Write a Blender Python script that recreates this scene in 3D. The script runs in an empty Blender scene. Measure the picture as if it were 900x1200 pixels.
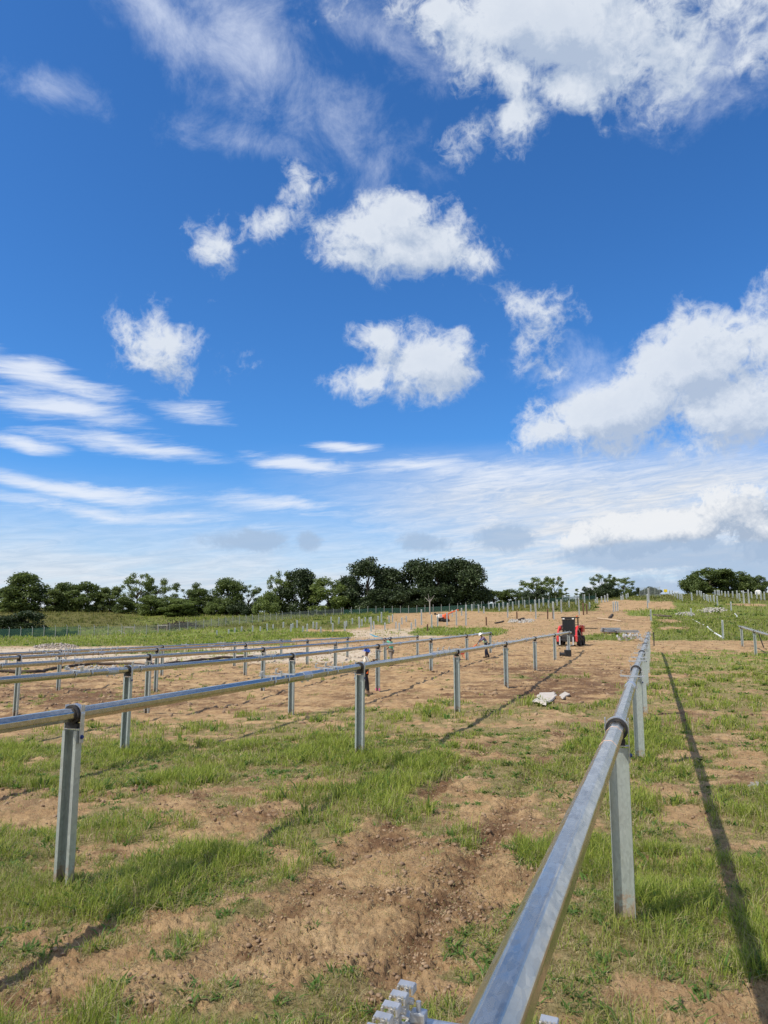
import bpy, bmesh, math, random
import numpy as np
from mathutils import Vector, Matrix, Euler

random.seed(7)
rng = np.random.default_rng(11)
C = bpy.context.scene.collection
R = math.radians
PI = math.pi
YAW, PITCH, H = 0.334, 0.1485, 2.713
cy_, sy_ = math.cos(YAW), math.sin(YAW)

# ------------------------------------------------------------------ helpers
def link(o):
    C.objects.link(o); return o

def setp(o, label=None, cat=None, group=None, kind=None):
    if label: o['label'] = label
    if cat: o['category'] = cat
    if group: o['group'] = group
    if kind: o['kind'] = kind
    return o

def empty(name, loc=(0, 0, 0), rz=0.0, **k):
    o = bpy.data.objects.new(name, None); link(o)
    o.empty_display_size = 0.2
    o.location = loc; o.rotation_euler = (0, 0, rz)
    return setp(o, **k)

def np_mesh(name, verts, faces_list):
    """faces_list: list of int arrays (n,k)"""
    me = bpy.data.meshes.new(name)
    verts = np.asarray(verts, dtype=np.float32)
    me.vertices.add(len(verts)); me.vertices.foreach_set('co', verts.ravel())
    loops = np.concatenate([f.ravel() for f in faces_list]).astype(np.int32)
    sizes = np.concatenate([np.full(len(f), f.shape[1], dtype=np.int32) for f in faces_list])
    starts = np.concatenate([[0], np.cumsum(sizes)[:-1]]).astype(np.int32)
    me.loops.add(len(loops)); me.loops.foreach_set('vertex_index', loops)
    me.polygons.add(len(sizes)); me.polygons.foreach_set('loop_start', starts)
    me.update(calc_edges=True)
    return me

class MB:
    """collects shapes and links them as one mesh object"""
    def __init__(s): s.v = []; s.f = []; s.sm = []
    def add(s, vs, fs, smooth=False, M=None):
        n = len(s.v)
        for v in vs:
            v = Vector(v)
            if M is not None: v = M @ v
            s.v.append(tuple(v))
        for f in fs:
            s.f.append([i + n for i in f]); s.sm.append(smooth)
        return s
    def box(s, c, d, M=None, bev=0.0, rot=None, taper=None):
        bm = bmesh.new()
        bmesh.ops.create_cube(bm, size=1.0)
        for v in bm.verts:
            z = v.co.z
            v.co = Vector((v.co.x * d[0], v.co.y * d[1], v.co.z * d[2]))
            if taper and z > 0:
                v.co.x *= taper[0]; v.co.y *= taper[1]
        if bev > 0:
            bmesh.ops.bevel(bm, geom=list(bm.edges), offset=bev, segments=2, affect='EDGES', profile=0.6)
        T = Matrix.Translation(c)
        if rot: T = T @ Euler(rot).to_matrix().to_4x4()
        if M is not None: T = M @ T
        bm.verts.index_update()
        s.add([v.co for v in bm.verts], [[v.index for v in f.verts] for f in bm.faces], False, T)
        bm.free(); return s
    def tube(s, pts, r, n=10, cap=True, M=None, r2=None, smooth=True, phase=0.0):
        pts = [Vector(p) for p in pts]
        rs = [r + ((r2 if r2 is not None else r) - r) * i / max(1, len(pts) - 1) for i in range(len(pts))] if not isinstance(r, (list, tuple)) else r
        vs = []; fs = []
        up0 = Vector((0, 0, 1))
        for i, p in enumerate(pts):
            a = pts[max(0, i - 1)]; b = pts[min(len(pts) - 1, i + 1)]
            t = (b - a).normalized()
            u = up0 if abs(t.dot(up0)) < 0.95 else Vector((1, 0, 0))
            x = t.cross(u).normalized(); y = x.cross(t).normalized()
            for k in range(n):
                an = 2 * PI * k / n + phase
                vs.append(p + x * math.cos(an) * rs[i] + y * math.sin(an) * rs[i])
        for i in range(len(pts) - 1):
            for k in range(n):
                fs.append([i * n + k, i * n + (k + 1) % n, (i + 1) * n + (k + 1) % n, (i + 1) * n + k])
        s.add(vs, fs, smooth, M)
        if cap:
            m = len(pts) - 1
            s.add(vs[:n], [list(range(n))[::-1]], False, M)
            s.add(vs[m * n:], [list(range(n))], False, M)
        return s
    def prism(s, prof, z0, z1, M=None, smooth=False):
        """closed 2D profile extruded along z (thin walled profiles welcome)"""
        n = len(prof)
        vs = [(x, y, z0) for x, y in prof] + [(x, y, z1) for x, y in prof]
        fs = [[k, (k + 1) % n, n + (k + 1) % n, n + k] for k in range(n)]
        fs.append(list(range(n))[::-1]); fs.append(list(range(n, 2 * n)))
        return s.add(vs, fs, smooth, M)
    def build(s, name, mat, parent=None, **k):
        me = bpy.data.meshes.new(name)
        me.from_pydata(s.v, [], s.f); me.update()
        me.polygons.foreach_set('use_smooth', s.sm)
        me.materials.append(mat)
        bm = bmesh.new(); bm.from_mesh(me)
        bmesh.ops.recalc_face_normals(bm, faces=bm.faces)
        bm.to_mesh(me); bm.free()
        o = bpy.data.objects.new(name, me); link(o)
        if parent: o.parent = parent
        return setp(o, **k)

def recentre(o):
    """move a one-mesh thing's origin to its base centre"""
    me = o.data
    co = np.empty(len(me.vertices) * 3, dtype=np.float32); me.vertices.foreach_get('co', co)
    co = co.reshape(-1, 3)
    c = np.array([(co[:, 0].min() + co[:, 0].max()) / 2, (co[:, 1].min() + co[:, 1].max()) / 2, co[:, 2].min()])
    co = co - c
    me.vertices.foreach_set('co', co.astype(np.float32).ravel()); me.update()
    o.location = Vector(o.location) + Vector(c); return o

def copy_tree(o, parent=None):
    c = o.copy(); C.objects.link(c); c.parent = parent
    for ch in o.children: copy_tree(ch, c)
    return c

# ------------------------------------------------------------------ noise in numpy
def _hash(ix, iy, seed):
    h = (ix.astype(np.int64) * 374761393 + iy.astype(np.int64) * 668265263 + seed * 1442695041) & 0xFFFFFFFF
    h = ((h ^ (h >> 13)) * 1274126177) & 0xFFFFFFFF
    h = (h ^ (h >> 16)) & 0xFFFFFFFF
    return h.astype(np.float64) / 4294967295.0

def vnoise(x, y, seed=0):
    ix = np.floor(x); iy = np.floor(y)
    fx = x - ix; fy = y - iy
    fx = fx * fx * fx * (fx * (fx * 6 - 15) + 10); fy = fy * fy * fy * (fy * (fy * 6 - 15) + 10)
    a = _hash(ix, iy, seed); b = _hash(ix + 1, iy, seed); c = _hash(ix, iy + 1, seed); d = _hash(ix + 1, iy + 1, seed)
    return (a * (1 - fx) + b * fx) * (1 - fy) + (c * (1 - fx) + d * fx) * fy

def fbm(x, y, oct=4, seed=0, gain=0.5):
    s = 0; a = 1; t = 0
    for o in range(oct):
        s = s + a * vnoise(x * 2 ** o * 1.03 + 17.3 * o, y * 2 ** o * 1.03 - 9.1 * o, seed + o * 7); t += a; a *= gain
    return s / t

def sstep(a, b, x):
    t = np.clip((x - a) / (b - a), 0, 1); return t * t * (3 - 2 * t)

# ------------------------------------------------------------------ survey angles of the photograph
def ray(px, py):
    u = (px - 450) / 900.0; v = (600 - py) / 900.0
    F = math.cos(PITCH) - v * math.sin(PITCH); U = math.sin(PITCH) + v * math.cos(PITCH)
    return u / F, U / F

def to_px(X, Y, Z):
    """bearing and elevation of world points expressed in the survey's units"""
    lat = X * cy_ + Y * sy_; F = -X * sy_ + Y * cy_; U = Z - H
    w = F * math.cos(PITCH) + U * math.sin(PITCH)
    w = np.maximum(w, 0.05)
    v = (-F * math.sin(PITCH) + U * math.cos(PITCH)) / w
    return 450 + 900 * lat / w, 600 - 900 * v, F

# ------------------------------------------------------------------ terrain
COLX = [0, 150, 300, 450, 600, 700, 800, 900]
NEARF = [0, 8, 16, 24, 32]
NEARZ = [[0, -.03, -.22, -.50, -.64], [0, 0, -.12, -.32, -.50], [0, .02, -.04, -.20, -.38], [0, .03, .0, -.05, -.15],
         [0, .04, .06, .09, .16], [0, .04, .07, .11, .2], [0, .04, .07, .12, .22], [0, .04, .08, .13, .22]]
FARF = [45, 55, 65, 80, 100, 130, 170, 200, 240, 280, 330]
FARY = [[799, 789, 780, 770, 762, 755, 749, 741, 724, 713, 711],
        [797, 786, 777, 768, 760, 754, 748, 741, 726, 716, 713],
        [793, 781, 771, 762, 755, 749, 738, 731, 724, 720, 718],
        [785, 775, 766, 757, 748, 741, 731, 725, 720, 718, 717],
        [780, 769, 758, 751, 745, 737, 727, 719, 713, 711, 711],
        [781, 769, 756, 748, 741, 731, 719, 709, 703, 700, 700],
        [784, 771, 757, 749, 742, 732, 719, 709, 701, 697, 696],
        [784, 772, 758, 749, 741, 731, 719, 708, 700, 696, 695]]
_FN = np.array(NEARF + FARF + [420, 650, 1200, 4000], dtype=float)
_tab = []
for ci, x in enumerate(COLX):
    row = list(NEARZ[ci])
    for F, y in zip(FARF, FARY[ci]):
        row.append(H + ray(x, y)[1] * F)
    zl = row[-1]
    row += [zl * 0.95, zl * 0.5, 0.0, 0.0]
    _tab.append(row)
_tab = np.array(_tab)
_TT = np.array([ray(x, 740)[0] for x in COLX])
_LF = np.linspace(0, math.log(4001), 260)
_fine = np.array([np.interp(np.exp(_LF) - 1, _FN, r) for r in _tab])
_TG = np.linspace(-0.56, 0.56, 97)
_grid = np.array([[np.interp(t, _TT, _fine[:, j]) for j in range(len(_LF))] for t in _TG])
def _blur(g, ax, n, it):
    k = np.ones(2 * n + 1) / (2 * n + 1)
    for _ in range(it):
        p = np.pad(g, [(n, n) if i == ax else (0, 0) for i in range(2)], mode='edge')
        g = np.apply_along_axis(lambda r: np.convolve(r, k, 'valid'), ax, p)
    return g
_grid = _blur(_blur(_grid, 1, 2, 2), 0, 4, 2)

def gz(X, Y):
    X = np.asarray(X, dtype=float); Y = np.asarray(Y, dtype=float)
    lat = X * cy_ + Y * sy_; F = -X * sy_ + Y * cy_
    az = np.arctan2(lat, F); r = np.hypot(lat, F)
    azc = np.clip(az, -0.50, 0.50)
    Fe = r * np.cos(azc)
    Fe = Fe * (1 - 0.75 * sstep(1.2, 2.4, np.abs(az)))
    t = np.tan(azc)
    ti = np.clip((t + 0.56) / 1.12 * 96, 0, 95.999); li = np.clip(np.log(Fe + 1) / math.log(4001) * 259, 0, 258.999)
    i = ti.astype(int); j = li.astype(int); a = ti - i; b = li - j
    g = _grid
    return (g[i, j] * (1 - a) + g[i + 1, j] * a) * (1 - b) + (g[i, j + 1] * (1 - a) + g[i + 1, j + 1] * a) * b

def gz1(x, y): return float(gz(np.array([x]), np.array([y]))[0])

def dirw(px, py=740):
    t, s = ray(px, py)
    return t * cy_ - sy_, t * sy_ + cy_, s

def P(px, py, fmin=4.0, fmax=330.0):
    """world point where the sight line of the survey meets the terrain"""
    dx, dy, s = dirw(px, py)
    F = np.exp(np.linspace(math.log(fmin), math.log(fmax), 4000))
    d = (H + s * F) - gz(F * dx, F * dy)
    k = np.where(d < 0)[0]
    k = k[0] if len(k) else len(F) - 1
    f = F[k]
    return Vector((f * dx, f * dy, float(gz(np.array([f * dx]), np.array([f * dy]))[0]))), f

def PF(px, F):
    dx, dy, s = dirw(px)
    return Vector((F * dx, F * dy, gz1(F * dx, F * dy)))

# ------------------------------------------------------------------ ground cover
def rect(px, py, x0, x1, y0, y1, sx, sy):
    return sstep(x0 - sx, x0 + sx, px) * (1 - sstep(x1 - sx, x1 + sx, px)) * sstep(y0 - sy, y0 + sy, py) * (1 - sstep(y1 - sy, y1 + sy, py))
def ell(px, py, cx, cy, rx, ry):
    d = ((px - cx) / rx) ** 2 + ((py - cy) / ry) ** 2
    return np.exp(-d * 0.9)

EDGE_X = [-200, 0, 100, 200, 300, 400, 480, 560, 620, 700, 742, 765, 2000]
EDGE_Y = [885, 872, 861, 848, 838, 832, 826, 822, 818, 815, 800, 762, 762]
GBL = [(150,1150,160,55,-.45),(310,1165,130,45,-.4),(500,1050,110,55,-.55),(480,1120,50,35,-.25),(240,962,90,16,-.5),
 (330,1005,90,8,-.3),(620,945,80,11,-.25),(600,965,60,8,-.2),(820,880,60,12,-.35),(865,902,55,18,-.5),(820,955,40,25,-.4),
 (760,1012,45,7,-.35),(850,1065,22,45,-.35),(800,1185,140,25,-.5),(650,792,100,24,-.5),(380,918,40,7,-.35),(20,965,60,25,-.3),
 (0,1115,80,22,-.45),(450,1000,60,16,-.35),(700,900,30,10,-.2),(90,940,60,10,-.35),(580,870,50,6,-.3),
 (90,1062,110,22,.42),(170,1045,60,18,.5),(220,1025,50,18,.5),(262,1008,36,13,.5),(10,1045,60,28,.5),(230,1098,70,16,.35),(200,1030,70,14,.25),(765,1095,75,45,.6),(745,960,45,45,.45),(330,885,130,16,.35),
 (200,915,110,14,.25),(600,900,100,16,.3),(740,862,40,28,.4),(60,880,90,16,.4),(45,922,50,14,.25),(430,955,60,10,.3),
 (545,1112,45,24,.35),(890,1010,30,60,.3),(440,1165,70,25,.25),(300,860,80,8,.2),(490,905,80,12,.25),(370,1045,70,16,.2),
 (540,835,70,6,.25),(680,870,40,16,.2),(860,820,60,16,.1),(830,780,60,8,.1)]
DBL = [(490,1055,75,45,.8),(665,802,85,18,.9),(850,845,110,9,.6),(875,912,35,13,.7),(180,822,230,14,.5),(60,815,120,18,.6),
 (540,782,150,5,.4),(190,1165,110,22,.45),(600,815,120,6,.6),(730,690,30,3,.3),(480,800,60,6,.45),(760,842,60,7,.5),(330,978,60,8,.4),
 (690,717,60,3,.4),(720,728,60,3,.4),(470,742,40,2,.2)]
def cover(X, Y, Z):
    px, py, F = to_px(X, Y, Z)
    back = F < 2.2
    n1 = fbm(X * 0.9, Y * 0.9, 4, 3); n2 = fbm(X * 4.5, Y * 4.5, 3, 31); n3 = fbm(X * 0.12, Y * 0.12, 3, 55)
    ye = np.interp(px, EDGE_X, EDGE_Y)
    wob = (n1 - .5) * 26 * np.clip((py - 745) / 90, 0.1, 1)
    g = 0.645 * sstep(-6, 8, py - ye + wob)
    for cx, cy, rx, ry, d in GBL: g = g + d * ell(px, py, cx, cy, rx, ry)
    # ruts left by wheels between the two nearest rows
    rut = np.zeros_like(X)
    for xr in (-2.15, -3.55):
        c = xr + 0.12 * np.sin(Y * 0.25)
        rut = np.maximum(rut, np.exp(-((X - c) / 0.20) ** 2) * sstep(0, 3, Y) * (1 - sstep(16, 26, Y)))
    g = g - 0.3 * rut
    tone = np.zeros_like(X) + 0.1
    far = sstep(775, 760, py)
    def put(w, val, tv=None):
        nonlocal g, tone
        g = g * (1 - w) + val * w
        if tv is not None: tone = tone * (1 - w) + tv * w
    wx = (n3 - .5) * 60
    pale = rect(px + wx, py, -400, 430, 758, 777, 30, 3) * 0.85
    # left: field, bright strip, hill
    put(rect(px + wx, py, -600, 345, 700, 757, 14, 1.5), 1.0, 0.15)
    put(rect(px + wx, py, 60, 300, 762, 767, 30, 1.5), 0.7, 0.3)
    put(rect(px + wx, py, -900, 420, 640, 737, 30, 3), 1.0, 0.85)
    put(rect(px + wx * .3, py, 150, 460, 640, 733, 20, 3), 1.0, 0.45)
    put(rect(px + wx * .3, py, 340, 410, 740, 747, 12, 1.2), 1.0, 0.12)
    put(rect(px + wx * .3, py, 415, 500, 735, 747, 25, 3), 0.35, 0.0)
    pale = np.maximum(pale, rect(px, py, 400, 520, 737, 748, 20, 3) * .7)
    put(rect(px + wx * .3, py, 490, 590, 736, 745, 10, 1.5), 1.0, 0.12)
    # middle hill: bare soil, a band of dark ground by the trees
    put(rect(px + wx * .3, py, 470, 762, 706, 735, 25, 4), 0.06)
    put(rect(px + wx * .3, py, 420, 700, 640, 717 , 20, 2), 0.8, 0.75)
    put(rect(px + wx * .2, py, 680, 745, 640, 703, 20, 2), 0.9, 0.8)
    put(rect(px + wx * .2, py, 676, 745, 744, 751, 14, 1.5), 0.75, 0.3)
    put(rect(px + wx * .2, py, 590, 700, 790, 800, 30, 3), 0.35, 0.2)
    # right
    put(rect(px + wx * .1, py, 764, 2400, 690, 751, 6, 2), 0.96, 0.35)
    put(rect(px + wx * .1, py, 757, 2400, 751.5, 760.5, 8, 1.6), 0.0)
    put(rect(px + wx * .3, py, 730, 790, 705, 714, 14, 2), 0.1)
    put(rect(px + wx * .3, py, 740, 2400, 640, 705, 10, 2), 0.95, 0.7)
    put(rect(px + wx * .3, py, 735, 830, 714, 723, 16, 2), 0.95, 0.2)
    put(rect(px + wx * .2, py, 770, 800, 727, 731, 14, 1.2), 0.15)
    put(rect(px + wx * .2, py, 770, 812, 735, 739, 14, 1.2), 0.25)
    put(rect(px + wx * .2, py, 850, 900, 708, 711, 14, 1), 0.15)
    nearw = sstep(752, 775, py)
    amp = 0.35 + 0.85 * nearw
    gg = sstep(0.30 - .08 * nearw, 0.62 + .16 * nearw, g + (n1 - .5) * amp * 1.5 + (n2 - .5) * 1.35 * nearw)
    gg = np.where(back, sstep(.3, .65, .5 + (n1 - .5) * 1.5), gg)
    d = 0.0
    for cx, cy, rx, ry, v in DBL: d = d + v * ell(px, py, cx, cy, rx, ry)
    dn = fbm(X * 0.5, Y * 1.4, 4, 77); dn2 = fbm(X * 1.8, Y * 2.2, 3, 78)
    dark = np.clip(d * 0.85 + 0.55 * rut + (dn - .47) * 1.5 + (dn2 - .5) * 0.9, 0, 1)
    pale = np.where(back, 0, pale)
    dark = dark * (1 - pale)
    return gg, dark, np.clip(pale, 0, 1), tone, rut

POSTS = [(-.37, 7.70, 6), (-5.96, 6.96, 7), (-11.55, 15.2, 5), (-17.14, 23.7, 4)]
LUSH = [(115,1065,60,22,1.0),(165,1048,60,22,1.0),(215,1025,55,20,1.0),(262,1008,40,16,1.0),(30,1050,60,28,.8),(775,1090,70,45,.9),(748,950,40,40,.6),(330,882,110,12,.5),(60,880,80,12,.6)]
def lush_at(X, Y, Z):
    px, py, F = to_px(X, Y, Z)
    s = 0
    for cx, cy, rx, ry, v in LUSH: s = s + v * ell(px, py, cx, cy, rx, ry)
    return np.clip(s, 0, 1)
def relief(X, Y, F, gg, dark, rut):
    """small scale height of the churned soil"""
    z = (fbm(X * 1.1, Y * 1.1, 2, 101) - .5) * 0.07
    bare = 1 - gg
    wx = X + (fbm(X * 3, Y * 3, 2, 115) - .5) * .5; wy = Y + (fbm(X * 3, Y * 3, 2, 116) - .5) * .5
    c1 = fbm(wx * 6, wy * 6, 3, 120); c2 = fbm(wx * 24, wy * 24, 3, 140, .62); c3 = fbm(X * 50, Y * 50, 2, 150)
    cr = 1 - np.abs(2 * fbm(wx * 9, wy * 9, 3, 155) - 1)
    patch = sstep(.42, .62, fbm(X * .8, Y * .8, 3, 145) + .25 * dark)
    z = z + (c1 - .5) * 0.034 * (0.3 + bare)
    z = z + np.maximum(c2 - .47, 0) ** .8 * 0.085 * bare * (0.3 + .9 * patch)
    z = z + np.maximum(c3 - .5, 0) * 0.06 * (.5 + bare) * (1 - sstep(14, 30, F))
    z = z - np.maximum(.46 - c1, 0) * 0.08 * bare * patch - sstep(.93, 1.0, cr) * .014 * bare
    lug = 0.5 + 0.5 * np.sin(Y * 2 * PI / 0.17 + np.abs(X * 9))
    z = z + rut * (-0.07 + 0.030 * lug)
    for px_, y0_, n_ in POSTS:
        for k in range(n_):
            yy = y0_ + 8.6357 * k
            m_ = (np.abs(X - px_) < .7) & (np.abs(Y - yy) < .7)
            if m_.any():
                q = np.exp(-((X[m_] - px_) ** 2 + (Y[m_] - yy) ** 2) / .05)
                z[m_] += q * (.035 + .09 * (c1[m_] - .4) + .05 * (c2[m_] - .45))
    side = sum(np.exp(-((X - (xr + sgn * .27)) / .09) ** 2) for xr in (-2.15, -3.55) for sgn in (-1, 1)) * (1 - sstep(14, 22, Y)) * sstep(0, 3, Y)
    z = z + side * 0.035 * (0.4 + c1)
    # furrows and banks churned by machines further out
    z = z + (fbm(X * 0.5, Y * 1.3, 4, 160, .6) - .5) * 0.24 * sstep(12, 30, F) * (1 - sstep(110, 150, F)) * bare
    z = z + (fbm(X * 0.05, Y * 0.05, 3, 170) - .5) * 1.2 * sstep(90, 180, F)
    return z

def surf(X, Y):
    """terrain with its small relief"""
    X = np.asarray(X, dtype=float); Y = np.asarray(Y, dtype=float)
    z = gz(X, Y); gg, dk, pl, tn, rut = cover(X, Y, z)
    F = np.hypot(X, Y)
    return z + relief(X, Y, F, gg, dk, rut)
def surf1(x, y): return float(surf(np.array([x]), np.array([y]))[0])

# ------------------------------------------------------------------ materials
class NT:
    def __init__(s, nt): s.nt = nt
    def n(s, t, **kw):
        nd = s.nt.nodes.new(t)
        for k, v in kw.items(): setattr(nd, k, v)
        return nd
    def l(s, a, b): s.nt.links.new(a, b)
    def put(s, sock, v):
        if isinstance(v, bpy.types.NodeSocket): s.l(v, sock)
        else: sock.default_value = v
    def math(s, op, a, b=None, c=None, clamp=False):
        nd = s.n('ShaderNodeMath', operation=op); nd.use_clamp = clamp
        s.put(nd.inputs[0], a)
        if b is not None: s.put(nd.inputs[1], b)
        if c is not None: s.put(nd.inputs[2], c)
        return nd.outputs[0]
    def vmath(s, op, a, b=None, sc=None):
        nd = s.n('ShaderNodeVectorMath', operation=op)
        s.put(nd.inputs[0], a)
        if b is not None: s.put(nd.inputs[1], b)
        if sc is not None: s.put(nd.inputs['Scale'], sc)
        return nd.outputs['Value'] if op in ('LENGTH', 'DOT_PRODUCT') else nd.outputs[0]
    def mix(s, f, a, b, bt='MIX'):
        nd = s.n('ShaderNodeMix', data_type='RGBA', blend_type=bt)
        s.put(nd.inputs[0], f); s.put(nd.inputs[6], a); s.put(nd.inputs[7], b)
        return nd.outputs[2]
    def mr(s, v, a, b, c=0.0, d=1.0, smooth=False, clamp=True):
        nd = s.n('ShaderNodeMapRange', clamp=clamp)
        if smooth: nd.interpolation_type = 'SMOOTHSTEP'
        s.put(nd.inputs[0], v); s.put(nd.inputs[1], a); s.put(nd.inputs[2], b); s.put(nd.inputs[3], c); s.put(nd.inputs[4], d)
        return nd.outputs[0]
    def noise(s, vec, scale, detail=3.0, rough=0.5, dist=0.0, typ='FBM'):
        nd = s.n('ShaderNodeTexNoise'); nd.noise_dimensions = '3D'
        s.l(vec, nd.inputs['Vector']); nd.inputs['Scale'].default_value = scale
        nd.inputs['Detail'].default_value = detail; nd.inputs['Roughness'].default_value = rough
        nd.inputs['Distortion'].default_value = dist
        return nd.outputs['Fac']
    def attr(s, name, out='Fac'):
        nd = s.n('ShaderNodeAttribute'); nd.attribute_name = name; return nd.outputs[out]
def rgb(c): return (c[0], c[1], c[2], 1.0)

def new_mat(name):
    m = bpy.data.materials.new(name); m.use_nodes = True
    t = NT(m.node_tree); b = m.node_tree.nodes['Principled BSDF']
    return m, t, b

def simple(name, col, rough=0.6, metal=0.0, var=0.12, scale=6.0, dirt=None, dirt_amt=0.35, coat=0.0, bump=0.0):
    """painted / plastic / cloth surface with uneven tone and grime"""
    m, t, b = new_mat(name)
    tc = t.n('ShaderNodeTexCoord').outputs['Object']
    n = t.noise(tc, scale, 5, .6)
    c = t.mix(t.mr(n, .3, .7), rgb([x * (1 - var) for x in col]), rgb([min(1, x * (1 + var)) for x in col]))
    if dirt:
        n2 = t.noise(tc, scale * .35, 6, .7, .4)
        c = t.mix(t.mr(n2, .48, .68, 0, dirt_amt), c, rgb(dirt))
    t.l(c, b.inputs['Base Color'])
    t.put(b.inputs['Roughness'], t.mr(n, .3, .7, max(0, rough - .08), min(1, rough + .1)))
    b.inputs['Metallic'].default_value = metal
    b.inputs['Coat Weight'].default_value = coat
    if bump:
        bp = t.n('ShaderNodeBump'); bp.inputs['Distance'].default_value = bump; t.l(t.noise(tc, scale * 4, 4), bp.inputs['Height']); t.l(bp.outputs[0], b.inputs['Normal'])
    return m

def galvanised(name, tint=(.62, .66, .67), rough=.36, metal=.9, spangle=90.0, green=0.0, mud=False):
    m, t, b = new_mat(name)
    tc = t.n('ShaderNodeTexCoord').outputs['Object']
    sc = t.n('ShaderNodeMapping'); t.l(tc, sc.inputs[0]); sc.inputs['Scale'].default_value = (1, .35, .45)
    vo = t.n('ShaderNodeTexVoronoi'); vo.inputs['Scale'].default_value = spangle; t.l(sc.outputs[0], vo.inputs['Vector'])
    vc = t.n('ShaderNodeSeparateColor'); t.l(vo.outputs['Color'], vc.inputs[0])
    n1 = t.noise(sc.outputs[0], 7, 6, .65, .6); n2 = t.noise(tc, 1.7, 4, .6)
    base = t.mix(t.mr(vc.outputs[0], 0, 1), rgb([x * .84 for x in tint]), rgb([min(1, x * 1.10) for x in tint]))
    base = t.mix(t.mr(n1, .42, .7, 0, .45), base, rgb([x * .72 for x in tint]))
    if green: base = t.mix(t.mr(n2, .35, .7, 0.1, green), base, rgb((.52, .64, .57)))
    # white rust bloom and muddy smears
    base = t.mix(t.mr(t.noise(tc, 12, 5, .7), .6, .78, 0, .35), base, rgb((.72, .72, .70)))
    mt = metal
    if mud:   # mud thrown up on the lowest hand's breadth
        sz = t.n('ShaderNodeSeparateXYZ'); t.l(tc, sz.inputs[0])
        mk = t.mr(t.math('ADD', sz.outputs[2], t.mr(t.noise(tc, 9, 6, .7), .3, .7, -.28, .28)), .16, .05, 0, .75)
        base = t.mix(mk, base, rgb((.30, .20, .12)))
        mt = t.math('MULTIPLY_ADD', mk, -metal, metal)
    # long drips and scuffs
    dr = t.n('ShaderNodeMapping'); t.l(tc, dr.inputs[0]); dr.inputs['Scale'].default_value = (14, 14, .8) if mud else (20, .7, 20)
    base = t.mix(t.mr(t.noise(dr.outputs[0], 2.2, 4, .6), .56, .72, 0, .30), base, rgb([x * .5 for x in tint]))
    t.l(base, b.inputs['Base Color'])
    t.put(b.inputs['Metallic'], mt)
    r = t.math('ADD', t.mr(vc.outputs[1], 0, 1, rough - .04, rough + .05), t.mr(n1, .3, .7, -.05, .14))
    t.l(r, b.inputs['Roughness'])
    bp = t.n('ShaderNodeBump'); bp.inputs['Distance'].default_value = .0007; bp.inputs['Strength'].default_value = .35
    t.l(t.math('ADD', n1, t.math('MULTIPLY', vc.outputs[2], .4)), bp.inputs['Height']); t.l(bp.outputs[0], b.inputs['Normal'])
    return m

M = {}
M['tube'] = galvanised('galvanised_tube', (.56, .525, .46), .16, .92, 60.0)
M['post'] = galvanised('galvanised_post', (.48, .51, .485), .42, .6, 60.0, green=.3, mud=True)
M['pile'] = simple('pale_weathered_zinc', (.52, .55, .54), .55, .25, .15, 3)
M['pile_rust'] = simple('rusted_pile_steel', (.20, .115, .075), .85, 0, .3, 4)
M['alu'] = simple('mill_aluminium', (.70, .69, .66), .34, .72, .08, 25, (.42, .38, .33), .4)
M['steel'] = galvanised('bracket_steel', (.60, .62, .64), .38, .85, 70)
M['black'] = simple('black_polymer', (.018, .018, .020), .5, 0, .3, 20, (.12, .09, .06), .3)
M['bolt'] = simple('blue_coated_bolt', (.03, .06, .22), .4, .3, .1, 30)
M['chalk'] = simple('orange_chalk_line', (.75, .50, .36), .9, 0, .1, 40)
M['pink'] = simple('pink_marking_paint', (.75, .12, .30), .7)
M['red'] = simple('machine_red', (.62, .022, .028), .32, 0, .1, 3, (.30, .20, .12), .45, coat=.3)
M['orange'] = simple('machine_orange', (.85, .13, .02), .35, 0, .1, 3, (.30, .20, .12), .35, coat=.3)
M['tyre'] = simple('tyre_rubber', (.022, .022, .022), .85, 0, .2, 8, (.22, .15, .09), .6, bump=.01)
M['dark'] = simple('dark_machine_steel', (.018, .018, .019), .6, 0, .2, 5, (.16, .11, .07), .3)
M['white'] = simple('white_paint', (.78, .77, .74), .5, 0, .08, 5, (.4, .33, .25), .3)
M['glass'] = simple('cab_glass', (.008, .010, .011), .18, 0, .05, 2, (.2, .16, .12), .15)
M['interior'] = simple('cab_interior', (.30, .29, .27), .7, 0, .3, 5)
M['lens'] = simple('lamp_lens', (.75, .75, .72), .15)
M['wood'] = simple('weathered_timber', (.42, .31, .20), .85, 0, .3, 6)
M['bark'] = simple('bark', (.075, .058, .042), .95, 0, .35, 3, bump=.03)
M['palebark'] = simple('pale_bark', (.30, .28, .25), .9, 0, .3, 2)
M['stone'] = simple('pale_rubble', (.36, .34, .305), .9, 0, .25, 1.2, (.35, .27, .2), .4)
M['gravel'] = simple('grey_gravel', (.33, .285, .245), .9, 0, .3, 1.5)
M['cement'] = simple('dried_cement', (.50, .455, .40), .85, 0, .12, 5, (.42, .30, .2), .5, bump=.01)
M['sock'] = simple('black_silt_sock', (.05, .035, .026), .9, 0, .3, 3)
M['brush'] = simple('dead_brushwood', (.085, .060, .042), .95, 0, .4, 2)
M['tape'] = simple('white_pipe', (.74, .74, .74), .5)
M['yellow'] = simple('yellow_marker', (.85, .62, .02), .5)
M['skin'] = simple('skin_dark', (.16, .085, .055), .55)
M['hatblue'] = simple('blue_hard_hat', (.05, .14, .62), .3, coat=.4, var=.04)
M['hatwhite'] = simple('white_hard_hat', (.82, .82, .80), .3, coat=.4, var=.04)
M['hatdark'] = simple('dark_hard_hat', (.04, .05, .06), .35, coat=.3)
M['cream'] = simple('cream_shirt', (.68, .62, .52), .9, var=.1)
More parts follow.
